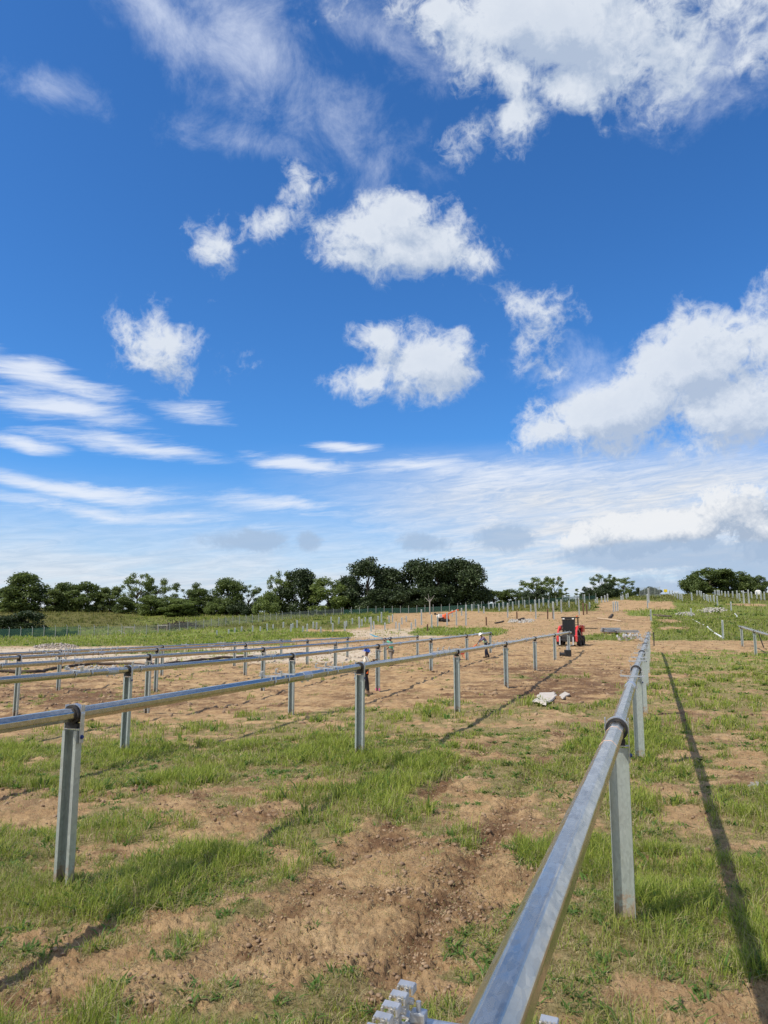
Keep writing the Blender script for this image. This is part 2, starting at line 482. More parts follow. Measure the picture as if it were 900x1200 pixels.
M['grey'] = simple('grey_vest', (.22, .25, .24), .9)
M['green'] = simple('green_hi_vis_shirt', (.10, .46, .30), .85)
M['lime'] = simple('pale_green_hi_vis', (.45, .70, .48), .85)
M['purple'] = simple('purple_grey_shirt', (.16, .13, .22), .9)
M['trouser'] = simple('black_trousers', (.016, .016, .020), .9)
M['khaki'] = simple('grey_trousers', (.24, .21, .18), .9)
M['navy'] = simple('navy_trousers', (.03, .035, .06), .9)
M['boot'] = simple('muddy_boots', (.06, .04, .028), .9)
M['brownboot'] = simple('brown_boots', (.17, .11, .07), .9)
M['teal'] = simple('teal_cover', (.06, .30, .42), .6)
M['hivis'] = simple('orange_hi_vis', (.85, .16, .03), .8)

def ground_material():
    m, t, b = new_mat('churned_soil_and_grass')
    geo = t.n('ShaderNodeNewGeometry').outputs['Position']
    G = t.attr('grass'); D = t.attr('dark'); L = t.attr('pale'); T = t.attr('tone')
    nb = t.noise(geo, .55, 6, .62, .3); nm = t.noise(geo, 2.3, 6, .65, .2); nf = t.noise(geo, 14, 6, .7); ng = t.noise(geo, 60, 4, .7)
    light = t.mix(t.mr(nm, .32, .68), rgb((.50, .345, .182)), rgb((.345, .215, .108)))
    light = t.mix(t.mr(nb, .45, .7, 0, .5), light, rgb((.57, .42, .245)))
    brown = t.mix(t.mr(nf, .3, .7), rgb((.085, .045, .024)), rgb((.205, .12, .064)))
    dd = t.math('ADD', D, t.mr(nf, .3, .7, -.36, .36)); dd = t.math('ADD', dd, t.mr(nm, .3, .7, -.28, .28))
    soil = t.mix(t.mr(dd, .15, .85), light, brown)
    soil = t.mix(t.mr(ng, .35, .75, 0, .55), soil, t.mix(.5, soil, rgb((.17, .10, .06))))
    nv = t.n('ShaderNodeTexVoronoi'); nv.inputs['Scale'].default_value = 17; t.l(geo, nv.inputs['Vector']); nv.feature = 'F1'
    crumb = t.math('MULTIPLY', t.mr(nv.outputs['Distance'], .16, .30, 1, 0), t.mr(nm, .42, .60, .15, 1))
    soil = t.mix(t.math('MULTIPLY', crumb, .6), soil, t.mix(t.mr(nf, .35, .65), rgb((.13, .075, .042)), rgb((.50, .37, .225))))
    soil = t.mix(t.mr(t.noise(geo, 1.1, 7, .72, .6),   .48, .64, 0, .68), soil, t.mix(nf, rgb((.13, .072, .038)), rgb((.28, .175, .095))))
    soil = t.mix(t.mr(L, .1, .9, 0, .85), soil, t.mix(t.mr(nm, .35, .65), rgb((.60, .53, .43)), rgb((.46, .37, .27))))
    # straw littered earth beneath the blades
    thatch = t.mix(t.mr(nf, .35, .65), rgb((.14, .115, .042)), rgb((.33, .265, .13)))
    green = t.mix(t.mr(nm, .3, .7), rgb((.12, .19, .026)), rgb((.19, .24, .048)))
    n150 = t.noise(geo, .18, 5, .65, .5)
    olive = t.mix(t.mr(n150, .35, .65), rgb((.058, .064, .015)), rgb((.115, .095, .034)))
    olive = t.mix(t.mr(nb, .5, .75, 0, .6), olive, rgb((.028, .034, .011)))
    veg = t.mix(T, green, olive)
    cam = t.attr('far')
    veg = t.mix(cam, thatch, veg)
    gm = t.math('ADD', G, t.mr(nf, .3, .7, -.25, .25))
    gm = t.mr(gm, .25, .8, 0, .92)
    col = t.mix(gm, soil, veg)
    t.l(col, b.inputs['Base Color'])
    t.put(b.inputs['Roughness'], t.mr(D, 0, 1, .95, .72)); b.inputs['Specular IOR Level'].default_value = .08
    bp = t.n('ShaderNodeBump'); bp.inputs['Distance'].default_value = .07; bp.inputs['Strength'].default_value = 1.0
    t.l(t.math('ADD', t.math('MULTIPLY', nf, .6), t.math('MULTIPLY', ng, .25)), bp.inputs['Height']); t.l(bp.outputs[0], b.inputs['Normal'])
    return m
M['ground'] = ground_material()

def blade_material(name, trans=.45):
    m, t, b = new_mat(name)
    c = t.attr('tint', 'Color')
    b.inputs['Roughness'].default_value = .6; b.inputs['Specular IOR Level'].default_value = .3
    t.l(c, b.inputs['Base Color'])
    tr = t.n('ShaderNodeBsdfTranslucent'); t.l(c, tr.inputs[0])
    mx = t.n('ShaderNodeMixShader'); mx.inputs[0].default_value = trans
    out = [n for n in t.nt.nodes if n.type == 'OUTPUT_MATERIAL'][0]
    t.l(b.outputs[0], mx.inputs[1]); t.l(tr.outputs[0], mx.inputs[2]); t.l(mx.outputs[0], out.inputs[0])
    return m
M['blade'] = blade_material('grass_blades')

def leaf_material(name, c0, c1, trans=.3):
    m, t, b = new_mat(name)
    tc = t.n('ShaderNodeTexCoord').outputs['Object']
    n = t.noise(tc, .5, 4, .6); n2 = t.attr('leaf')
    c = t.mix(t.mr(t.math('ADD', n, t.math('MULTIPLY', n2, .5)), .4, 1.0), rgb(c0), rgb(c1))
    t.l(c, b.inputs['Base Color']); b.inputs['Roughness'].default_value = .6
    tr = t.n('ShaderNodeBsdfTranslucent'); t.l(c, tr.inputs[0])
    mx = t.n('ShaderNodeMixShader'); mx.inputs[0].default_value = trans
    out = [x for x in t.nt.nodes if x.type == 'OUTPUT_MATERIAL'][0]
    t.l(b.outputs[0], mx.inputs[1]); t.l(tr.outputs[0], mx.inputs[2]); t.l(mx.outputs[0], out.inputs[0])
    return m
M['leaf_dark'] = leaf_material('dark_foliage', (.014, .028, .009), (.055, .085, .022), .15)
M['leaf_mid'] = leaf_material('mid_green_foliage', (.075, .115, .026), (.22, .28, .072), .4)
M['leaf_light'] = leaf_material('light_green_foliage', (.07, .105, .026), (.20, .25, .07), .35)
M['leaf_blue'] = leaf_material('evergreen_foliage', (.010, .022, .012), (.030, .048, .026), .1)

# ------------------------------------------------------------------ ground sheet
def build_ground():
    az = np.concatenate([np.arange(-180, -36, 2.4), np.arange(-36, -32, .5), np.arange(-32, 32, .14), np.arange(32, 36, .5), np.arange(36, 180, 2.4)])
    az = np.radians(az)
    r = np.concatenate([[0.0, .6, 1.2, 1.7], np.exp(np.arange(math.log(2.1), math.log(4), .012)),
                        np.exp(np.arange(math.log(4), math.log(14), .0042)), np.exp(np.arange(math.log(14), math.log(120), .0058)),
                        np.exp(np.arange(math.log(120), math.log(420), .0075)), np.exp(np.arange(math.log(420), math.log(3900), .08)), [3900.0]])
    A, Rr = np.meshgrid(az, r[1:])
    lat = np.sin(A) * Rr; F = np.cos(A) * Rr
    X = lat * cy_ - F * sy_; Y = lat * sy_ + F * cy_
    X = np.concatenate([[0.0], X.ravel()]); Y = np.concatenate([[0.0], Y.ravel()])
    Z = gz(X, Y); g, d, p, tn, rut = cover(X, Y, Z)
    D = np.hypot(X, Y)
    Z2 = Z + relief(X, Y, D, g, d, rut)
    na = len(az); nr = len(r) - 1
    i, j = np.meshgrid(np.arange(nr - 1), np.arange(na), indexing='ij')
    j2 = (j + 1) % na
    q = np.stack([1 + i * na + j, 1 + (i + 1) * na + j, 1 + (i + 1) * na + j2, 1 + i * na + j2], -1).reshape(-1, 4)
    k = np.arange(na); tri = np.stack([np.zeros(na, int), 1 + k, 1 + (k + 1) % na], -1)
    q = q[:, ::-1]; tri = tri[:, ::-1]
    me = np_mesh('ground', np.stack([X, Y, Z2], -1), [tri, q])
    me.polygons.foreach_set('use_smooth', np.ones(len(me.polygons), dtype=bool))
    for nm, arr in (('grass', g), ('dark', d), ('pale', p), ('tone', tn), ('far', sstep(24, 75, D))):
        a = me.attributes.new(nm, 'FLOAT', 'POINT'); a.data.foreach_set('value', arr.astype(np.float32))
    me.materials.append(M['ground'])
    o = bpy.data.objects.new('ground', me); link(o)
    v0 = me.polygons[10].normal.z
    if v0 < 0: me.flip_normals()
    setp(o, 'churned tan soil patched with grass, sloping up to the wooded rise', kind='structure')
build_ground()

# ------------------------------------------------------------------ grass blades
def build_grass():
    Vs, Fq, Ft, Cs = [], [], [], []
    base = 0
    bands = [(2.6, 6, 560, 9, 1), (6, 10, 430, 9, 1), (10, 20, 180, 8, 1), (20, 45, 26, 8, 1.1), (45, 80, 6.0, 6, 1.3), (80, 150, 2.0, 6, 2.2), (150, 300, .40, 6, 4.0)]
    for f0, f1, dens, nb, hs in bands:
        half = .60
        n = int(dens * half * (f1 * f1 - f0 * f0))
        F = np.sqrt(rng.uniform(f0 * f0, f1 * f1, n)); t = rng.uniform(-half, half, n)
        X = F * (t * cy_ - sy_); Y = F * (t * sy_ + cy_)
        Z = gz(X, Y); g, d, p, tn, rut = cover(X, Y, Z)
        clump = fbm(X * 3.1, Y * 3.1, 3, 201)
        pr = np.clip(g * 1.15 * sstep(.36, .60, clump + .06) + 0.30 * (f0 < 20) + .06, 0, 1) * (1 - sstep(.5, .9, tn) * (f0 < 60))
        k = rng.random(n) < pr
        X, Y, Z, g, d, rut, tn, F, clump = [a[k] for a in (X, Y, Z, g, d, rut, tn, F, clump)]
        Z = Z + relief(X, Y, np.hypot(X, Y), g, d, rut)
        n = len(X)
        lush = fbm(X * .7, Y * .7, 3, 211)
        lush = np.clip((lush - .38) * 3.2, 0, 1) * g
        for px_, y0_, n_ in POSTS:
            for k_ in range(n_):
                lush = np.maximum(lush, np.exp(-((X - px_) ** 2 + (Y - y0_ - 8.6357 * k_) ** 2) / .12) * .45 * np.clip(g * 2, 0, 1))
        lush = np.maximum(lush, .68 * lush_at(X, Y, Z) * np.clip(g * 2, 0, 1))
        ratio = np.repeat(np.arange(n), nb)
        m = len(ratio)
        lu = lush[ratio]; gg = g[ratio]
        hgt = (0.040 + 0.17 * lu * gg) * rng.uniform(.45, 1.6, m) * hs
        hgt = hgt * (.5 + .5 * np.clip(gg * 1.6, 0, 1))
        if f0 >= 45: hgt = (0.10 + .12 * lu) * rng.uniform(.6, 1.4, m) * hs
        straw = rng.random(m) < (.56 - .36 * lu + .36 * (gg < .4))
        weed = ((rng.random(n) < .045) & (g > .3))[ratio]
        straw = straw & ~weed
        hgt = np.where(weed, np.maximum(hgt * .8, .07), np.where(straw, hgt * .8, hgt))
        spread = .045 * hs if f0 < 45 else .10 * hs
        bx = X[ratio] + rng.normal(0, spread, m); by = Y[ratio] + rng.normal(0, spread, m); bz = Z[ratio] - .008
        an = rng.uniform(0, 2 * PI, m); lean = np.where(weed, rng.uniform(.8, 2.0, m), np.where(straw, rng.uniform(.4, 2.6, m), rng.uniform(.1, 1.0, m)))
        lx = np.cos(an) * lean * hgt; ly = np.sin(an) * lean * hgt
        wid = np.maximum(.0026 * rng.uniform(.6, 1.6, m), F[ratio] * .00040)
        wid = np.where(weed, wid * 3.6, wid)
        wa = an + PI / 2 + rng.normal(0, .5, m)
        wx = np.cos(wa) * wid; wy = np.sin(wa) * wid
        hz = hgt / np.sqrt(1 + .35 * lean ** 2)
        v = np.zeros((m, 5, 3))
        v[:, 0] = np.stack([bx - wx, by - wy, bz], -1); v[:, 1] = np.stack([bx + wx, by + wy, bz], -1)
        v[:, 2] = np.stack([bx + wx * .8 + lx * .35, by + wy * .8 + ly * .35, bz + hz * .62], -1)
        v[:, 3] = np.stack([bx - wx * .8 + lx * .35, by - wy * .8 + ly * .35, bz + hz * .62], -1)
        v[:, 4] = np.stack([bx + lx, by + ly, bz + hz * rng.uniform(.75, 1.05, m)], -1)
        c0 = np.array([.155, .24, .028]); c1 = np.array([.45, .50, .085]); cs = np.array([.58, .49, .28]); co = np.array([.125, .120, .036])
        mixv = rng.random((m, 1)) * .7 + .3 * rng.random((n, 1))[ratio]
        col = c0 * (1 - mixv) + c1 * mixv
        col = np.where(straw[:, None], cs * rng.uniform(.6, 1.15, (m, 1)), col)
        dry = np.clip((.62 - clump[ratio]) * 2.0, 0, .6)[:, None]; dry = dry * (1 - lu[:, None])
        col = col * (1 - dry) + np.array([.24, .22, .085]) * dry
        col = np.where(weed[:, None], np.array([.085, .165, .03]) * rng.uniform(.8, 1.5, (m, 1)), col)
        tt = tn[ratio][:, None]; col = col * (1 - .9 * tt) + co * rng.uniform(.6, 1.3, (m, 1)) * .9 * tt
        Vs.append(v.reshape(-1, 3))
        idx = base + np.arange(m)[:, None] * 5
        Fq.append(idx + np.array([[0, 1, 2, 3]])); Ft.append(idx + np.array([[3, 2, 4]]))
        Cs.append(np.repeat(np.concatenate([col, np.ones((m, 1))], 1), 5, axis=0))
        base += m * 5
    V = np.concatenate(Vs)
    me = np_mesh('grass', V, [np.concatenate(Fq), np.concatenate(Ft)])
    a = me.color_attributes.new('tint', 'FLOAT_COLOR', 'POINT'); a.data.foreach_set('color', np.concatenate(Cs).astype(np.float32).ravel())
    me.materials.append(M['blade'])
    o = bpy.data.objects.new('grass', me); link(o)
    setp(o, 'patchy green and straw coloured grass growing over the churned soil', 'grass', kind='stuff')
    print('grass verts', len(V))
build_grass()

def rocks(name, mat, X, Y, size, label, cat, flat=.7, seed=1, kind='stuff', zoff=0.0, lift=None):
    rg = np.random.default_rng(seed)
    n = len(X)
    phi = (1 + 5 ** .5) / 2
    ico = np.array([(-1, phi, 0), (1, phi, 0), (-1, -phi, 0), (1, -phi, 0), (0, -1, phi), (0, 1, phi), (0, -1, -phi), (0, 1, -phi), (phi, 0, -1), (phi, 0, 1), (-phi, 0, -1), (-phi, 0, 1)]) / 1.9
    fc = np.array([(0, 11, 5), (0, 5, 1), (0, 1, 7), (0, 7, 10), (0, 10, 11), (1, 5, 9), (5, 11, 4), (11, 10, 2), (10, 7, 6), (7, 1, 8), (3, 9, 4), (3, 4, 2), (3, 2, 6), (3, 6, 8), (3, 8, 9), (4, 9, 5), (2, 4, 11), (6, 2, 10), (8, 6, 7), (9, 8, 1)])
    Z = surf(X, Y) + zoff + (lift if lift is not None else 0)
    v = ico[None] * rg.uniform(.55, 1.25, (n, 12, 1)) * size[:, None, None] * rg.uniform(.6, 1.3, (n, 1, 3))
    v[:, :, 2] *= flat
    a = rg.uniform(0, 2 * PI, n); c, s = np.cos(a)[:, None], np.sin(a)[:, None]
    x = v[:, :, 0] * c - v[:, :, 1] * s; y = v[:, :, 0] * s + v[:, :, 1] * c
    V = np.stack([x + X[:, None], y + Y[:, None], v[:, :, 2] + Z[:, None]], -1).reshape(-1, 3)
    Fc = (np.arange(n)[:, None, None] * 12 + fc[None]).reshape(-1, 3)
    me = np_mesh(name, V, [Fc]); me.materials.append(mat)
    o = bpy.data.objects.new(name, me); link(o)
    return setp(o, label, cat, kind=kind)

def build_clods():
    m, t, b = new_mat('dry_earth_clods')
    geo = t.n('ShaderNodeNewGeometry').outputs['Position']
    n = t.noise(geo, 3, 4, .6)
    t.l(t.mix(t.mr(n, .3, .7), rgb((.13, .075, .045)), rgb((.38, .265, .16))), b.inputs['Base Color'])
    b.inputs['Roughness'].default_value = .95
    Xs, Ys, Ss = [], [], []
    for f0, f1, dens, s0, s1 in ((2.8, 9, 900, .005, .030), (9, 22, 130, .012, .050), (22, 90, 7, .03, .13)):
        n = int(dens * .6 * (f1 * f1 - f0 * f0))
        F = np.sqrt(rng.uniform(f0 * f0, f1 * f1, n)); tt = rng.uniform(-.6, .6, n)
        X = F * (tt * cy_ - sy_); Y = F * (tt * sy_ + cy_)
        g, d, p, tn, rut = cover(X, Y, gz(X, Y))
        k = rng.random(n) < (1 - g) * (.25 + 1.1 * d) * sstep(.4, .65, fbm(X * 1.6, Y * 1.6, 3, 301) + .12 * d)
        Xs.append(X[k]); Ys.append(Y[k]); Ss.append(s0 + (s1 - s0) * rng.random(k.sum()) ** 3)
    o = rocks('soil_clods', m, np.concatenate(Xs), np.concatenate(Ys), np.concatenate(Ss), 'crumbled brown soil clods strewn over the bare earth', 'soil clods', .7, 5)
build_clods()

# ------------------------------------------------------------------ tracker rows
def interp_z(tz, y): return float(np.interp(y, [a for a, b in tz], [b for a, b in tz]))

def oct_ring(rad, fil=.024, seg=4):
    """octagon with filleted corners"""
    out = []; ap = rad * math.cos(R(22.5)) ; rc = (ap - fil) / math.cos(R(22.5))
    for k in range(8):
        a = R(22.5 + 45 * k); cx, cz = math.cos(a) * rc, math.sin(a) * rc
        for q in range(seg + 1):
            b = a + R(-22.5 + 45 * q / seg)
            out.append((cx + math.cos(b) * fil, cz + math.sin(b) * fil))
    return out

def sweep_y(mb, prof, ys, X, zf, xw=None):
    """sweeps a closed profile (x,z) along +Y at X, height zf(y)"""
    n = len(prof); vs = []; fs = []
    for y in ys:
        dx = xw(y) if xw else 0
        for px_, pz_ in prof: vs.append((X + px_ + dx, y, zf(y) + pz_))
    for i in range(len(ys) - 1):
        for k in range(n):
            fs.append([i * n + k, i * n + (k + 1) % n, (i + 1) * n + (k + 1) % n, (i + 1) * n + k])
    mb.add(vs, fs, False)
    mb.add(vs[:n], [list(range(n))]); mb.add(vs[-n:], [list(range(n))])
    return mb

def ring_y(mb, ro, ri, y0, y1, X, z, n=24, a0=0.0, a1=2 * PI, prof=None):
    """washer shaped ring (or arc) round the tube"""
    full = abs(a1 - a0 - 2 * PI) < 1e-6
    m = n if full else n + 1
    vs = []
    for k in range(m):
        a = a0 + (a1 - a0) * k / n
        for r in (ri, ro):
            for y in (y0, y1): vs.append((X + math.cos(a) * r, y, z + math.sin(a) * r))
    fs = []
    for k in range(n):
        a = k * 4; b = ((k + 1) % m) * 4
        fs += [[a, b, b + 1, a + 1], [a + 2, a + 3, b + 3, b + 2], [a, a + 2, b + 2, b], [a + 1, b + 1, b + 3, a + 3]]
    if not full:
        fs += [[0, 1, 3, 2], [(m - 1) * 4, (m - 1) * 4 + 2, (m - 1) * 4 + 3, (m - 1) * 4 + 1]]
    mb.add(vs, fs, False)

TR = 0.076
def post_profile(w=.0925, d=.047, l=.036, t=.006):
    return [(-w + l, -d), (-w, -d), (-w, d), (w, d), (w, -d), (w - l, -d), (w - l, -d + t), (w - t, -d + t), (w - t, d - t), (-w + t, d - t), (-w + t, -d + t), (-w + l, -d + t)]

def open_profile(w=.0925, d=.047, e=.022, t=.006):
    return [(-w, -d), (-w, e), (w, e), (w, -d), (w - t, -d), (w - t, e - t), (-w + t, e - t), (-w + t, -d)]

def tracker_row(X, tz, posts, y0, y1, brackets, couplers, label, near=False, skew=None):
    zf = lambda y: interp_z(tz, y)
    root = empty('solar_tracker_row', (X, posts[0], surf1(X, posts[0])), label=label, cat='solar tracker row', group='rows of galvanised tracker tubes on posts')
    off = Vector(root.location)
    def fin(mb, name, mat, parent, world_parent=None):
        base = off if world_parent is None else world_parent
        mb.v = [tuple(Vector(v) - base) for v in mb.v]
        return mb.build(name, mat, parent)
    ys = sorted(set([y0, y1] + [y for y in posts if y0 < y < y1] + list(np.arange(y0 + 1, y1, 2.0)) + [a for a, b in tz if y0 < a < y1]))
    t = MB(); sweep_y(t, oct_ring(TR), ys, X, zf, skew); fin(t, 'torque_tube', M['tube'], root)
    for p in posts:
        z = zf(p); g = surf1(X, p)
        dx = random.uniform(-.012, .012); lean = random.uniform(-.008, .008)
        pm = MB(); pm.prism(open_profile() if X == -.37 else post_profile(), g - .45, z - .17)
        pm.v = [(v[0] + X + dx, v[1] + p + .0 + lean * (v[2] - g), v[2]) for v in pm.v]
        org = Vector((X, p, g))
        pm.v = [tuple(Vector(v) - org) for v in pm.v]
        po = pm.build('post', M['post'], root); po.location = org - off
        # head bracket: two cheek plates and a saddle
        hb = MB()
        for s in (-1, 1):
            hb.box((X + s * .104, p + .012, z - .10), (.008, .062, .40), bev=.002)
        hb.box((X, p + .012, z - .150), (.20, .075, .008))
        ring_y(hb, .112, .104, p - .018, p + .042, X, z, 16, 0, PI)
        hb.v = [tuple(Vector(v) - org) for v in hb.v]
        h = hb.build('head_bracket', M['steel'], po)
        rb = MB(); ring_y(rb, .096, TR + .0005, p - .040, p + .046, X, z, 24)
        ring_y(rb, .102, TR + .0005, p - .052, p - .034, X, z, 24)
        rb.box((X, p + .0, z - .118), (.14, .07, .05))
        rb.v = [tuple(Vector(v) - org) for v in rb.v]
        rb.build('bearing_ring', M['black'], po)
        for s in (-1, 1):
            bo = MB(); bo.tube([(X + s * .098, p + .012, z - .235), (X + s * .128, p + .012, z - .235)], .016, 6)
            bo.tube([(X + s * .108, p + .012, z - .235), (X + s * .113, p + .012, z - .235)], .024, 10)
            bo.v = [tuple(Vector(v) - org) for v in bo.v]
            bo.build('bolt', M['bolt'], po)
    for c in couplers:
        cm = MB(); sweep_y(cm, oct_ring(TR + .009), [c - .17, c + .17], X, zf)
        for s in (-.12, .12):
            cm.box((X + .092, c + s, zf(c)), (.02, .022, .022)); cm.box((X, c + s, zf(c) - .09), (.03, .03, .03))
        fin(cm, 'tube_coupler', M['steel'], root)
    for y in brackets:
        z = zf(y); tilt = random.uniform(-.06, .06); org = Vector((X, y, z))
        L = .185
        bm_ = MB()
        bm_.box((0, 0, TR + .018), (L * 2, .036, .006)); 
        for s in (-1, 1): bm_.box((0, s * .018, TR + .010), (L * 2, .004, .022))
        ring_y(bm_, TR + .010, TR + .0065, -.016, .016, 0, 0, 8, R(-202.5), R(22.5))
        for s in (-1, 1): bm_.box((s * .078, 0, TR - .01), (.006, .03, .06))
        b = bm_.build('mounting_bracket', M['steel'], root); b.location = org - off; b.rotation_euler = (0, tilt, 0)
        for s in (-1, 1):
            cm = MB()
            n = random.choice((1, 1, 2, 3))
            for q in range(n):
                yy = -.03 * q * (1 if s < 0 else -1); xx = s * (L - .012) 
                cm.box((xx, yy, TR + .055 - .008 * q), (.006, .028, .075)); cm.box((xx - s * .012, yy, TR + .092 - .008 * q), (.042, .028, .006))
                cm.box((xx + s * .004, yy, TR + .022), (.05, .028, .006))
            cm.build('clip', M['alu'], b)
    return root, off

S = 8.6357
rowR, offR = tracker_row(-.37, [(-3, 1.73), (7.7, 1.77), (16.3, 1.86), (33, 1.97), (50, 2.14), (62, 2.30)], [7.70 + S * k for k in (-1, 0, 1, 2, 3, 4, 5, 6)], -2.5, 61.5,
    [13.45, 18.4, 20.2, 23.0, 27.2, 28.6, 31.0, 36.5, 38.0, 40.4, 45.5, 47.3, 49.5, 54.0, 56.5], [12.3, 21.0, 29.6, 38.9, 47.0],
    'nearest tracker tube running from under the camera away on the right, with orange chalk lines', skew=lambda y: -.042 * max(0, 7.7 - y) / 5.9)
row1, _ = tracker_row(-5.96, [(-6, 1.72), (7, 1.78), (15.6, 1.87), (24.3, 1.93), (33, 2.0), (42, 2.12), (57.5, 2.28), (62, 2.30)], [6.96 + S * k for k in range(-1, 7)], -5, 60.6,
    [11.55, 12.05, 13.7, 14.2, 21.9, 22.6, 23.2, 24.0, 28.3, 31.2, 31.9, 33.6, 34.6, 38.2, 39.5, 44.1, 45.9, 49.0, 52.0, 54.2, 58.0], [12.85, 21.3, 30.0, 38.5, 47.2],
    'second tracker tube from the right, its front post large at the left edge')
rnd = random.Random(5)
def spread(y0, y1, n): return sorted(rnd.uniform(y0, y1) for _ in range(n))
row2, _ = tracker_row(-11.55, [(-2, 1.70), (11, 1.72), (24, 1.75), (33, 1.88), (57.6, 2.25)], [15.2 + S * k for k in range(-1, 5)] + [57.5], 2, 57.8,
    [13.4, 13.9, 15.6, 21.5, 22.3, 28.9, 31.2, 33.6, 37.7, 39.6, 41.9, 46, 48.3, 53, 55.5], [14.6, 27.0, 35.5, 45.0],
    'third tracker tube from the right, the blue hatted worker at its post')
row3, _ = tracker_row(-17.14, [(0, 1.60), (17, 1.64), (32, 1.68), (57.4, 1.98)], [23.7 + S * k for k in range(-1, 4)] + [57.2], 4, 57.4,
    spread(12, 56, 12) + [19.3, 20.1], [20.0, 30.0, 41.0, 50.0], 'fourth tracker tube from the right, the worker in the green shirt reaches up to it')
row4, _ = tracker_row(-22.73, [(5, 1.5), (22, 1.56), (40, 1.66), (57, 1.83)], [23.4 + S * k for k in range(-1, 4)] + [56.8], 9, 57.3,
    spread(20, 56, 13) + [26.0, 27.5], [28.0, 38.0, 47.0], 'fifth tracker tube from the right, second farthest in the dense left group')
row5, _ = tracker_row(-28.3, [(10, 1.42), (28, 1.47), (60, 1.60)], [31.8 + S * k for k in range(-1, 3)] + [56.4], 14, 58,
    spread(26, 57, 14) + [30.5, 36.0], [33.0, 43.0, 52.0], 'farthest tracker tube of the left group, next to the pale strip and grass')
rowE, _ = tracker_row(6.95, [(40, 1.75), (62.6, 2.40), (71.2, 2.70), (73, 2.72)], [45.4, 54.0, 62.6, 71.4], 40, 72.8,
    [46, 48, 50, 52, 55.5, 57.5, 59, 60.3, 61.6, 64, 65.3, 66.8, 68.5, 70.1, 72.2], [58.2, 67.5], 'short tracker tube entering at the right edge beyond the dirt track')

# bracket under the photographer: five nested clips on the left, two on the right
def near_bracket():
    y = 1.775; zf = 1.755
    b = MB()
    b.box((0, 0, TR + .020), (.33, .034, .006), bev=.001)
    for s in (-1, 1): b.box((0, s * .017, TR + .010), (.33, .004, .026))
    ring_y(b, TR + .011, TR + .007, -.018, .018, 0, 0, 8, R(-202.5), R(22.5))
    o = b.build('mounting_bracket', M['steel'], rowR); o.location = Vector((-.398, y, zf - .006)) - offR
    def clip(x, yy, z, s):
        c = MB()
        c.box((x, yy, z + .030), (.005, .024, .062), bev=.001)
        c.box((x - s * .0, yy, z + .063), (.036, .024, .005), bev=.001, rot=(.10, .06, 0))
        c.box((x + .017, yy, z + .055), (.004, .030, .014)); c.box((x - .017, yy, z + .058), (.004, .030, .008))
        c.box((x + .010, yy, z + .0), (.040, .030, .005))
        for q in range(4): c.box((x - .014 + .009 * q, yy - .0145, z + .0665), (.0045, .0035, .004))
        for q in range(5): c.box((x, yy - .0158, z + .010 + .011 * q), (.010, .003, .005))
        c.tube([(x + .0, yy, z + .030), (x + .016, yy, z + .030)], .007, 6)
        c.build('clip', M['alu'], o)
    for k in range(6):
        clip(-.168 - .004 * k, .012 - .043 * k, TR + .026 - .004 * k, 1)
    for k in range(3):
        clip(.150, -.0 - .040 * k, TR + .006 - .004 * k, 1)
    n = MB(); n.box((-.135, -.005, TR + .036), (.035, .030, .022), bev=.004); n.tube([(-.135, -.005, TR + .04), (-.135, -.005, TR + .066)], .006, 8); n.build('nut', M['steel'], o)
near_bracket()
for y, n_ in ((7.28, 1), (6.42, 1)):
    c = MB(); sweep_y(c, oct_ring(TR + .0012), [y, y + .016], 0, lambda q: 0)
    o = c.build('chalk_line', M['chalk'], rowR); o.location = Vector((-.37 - .042 * (7.7 - y) / 5.9, 0, interp_z([(-3, 1.73), (7.7, 1.77)], y))) - offR
# pink marking paint at the foot of the post beside the first worker
pm = MB(); pm.prism(post_profile(.0945, .049), 0.0, .10)
pk = pm.build('paint_mark', M['pink'], row2); pk.location = Vector((-11.55, 15.2 + 2 * S, surf1(-11.55, 15.2 + 2 * S) + .0)) - Vector(row2.location)

# ------------------------------------------------------------------ bare piles
PB = MB(); PB.prism(post_profile(.5, .28, .2, .06), -.12, 1.0)
pile_mesh = None
def pile(px, ybase, hpx, group, label, mat='pile', fix=None):
    global pile_mesh
    p, F = P(px, ybase)
    h = max(.5, hpx * F / 900.0)
    wid = .17 if F < 90 else .0011 * F + .09
    p.z = surf1(p.x, p.y)
    key = 'pile_' + mat
    if key not in _pm:
        o = PB.build('driven_pile', M[mat]); _pm[key] = o.data
    else:
        o = bpy.data.objects.new('driven_pile', _pm[key]); link(o)
    o.location = p; o.scale = (wid, wid, h); o.rotation_euler = (random.uniform(-.02, .02), random.uniform(-.02, .02), random.uniform(-.1, .1))
    setp(o, label, 'pile', group)
    return o
_pm = {}
left_piles = [(254,746,6),(268,745,6),(275,744,7),(283,742,6),(296,742,8),(305,741,6),(313,740,8),(320,739,6),(332,738,8),(341,740,9),(343,737,6),(348,737,9),(355,740,7),(360,740,10),(367,737,8),(371,738,9),(376,741,7),
 (388,732,8),(390,740,10),(397,732,8),(404,739,11),(406,736,8),(413,733,7),(421,736,13),(424,735,8),(428,730,7),(433,733,8)]
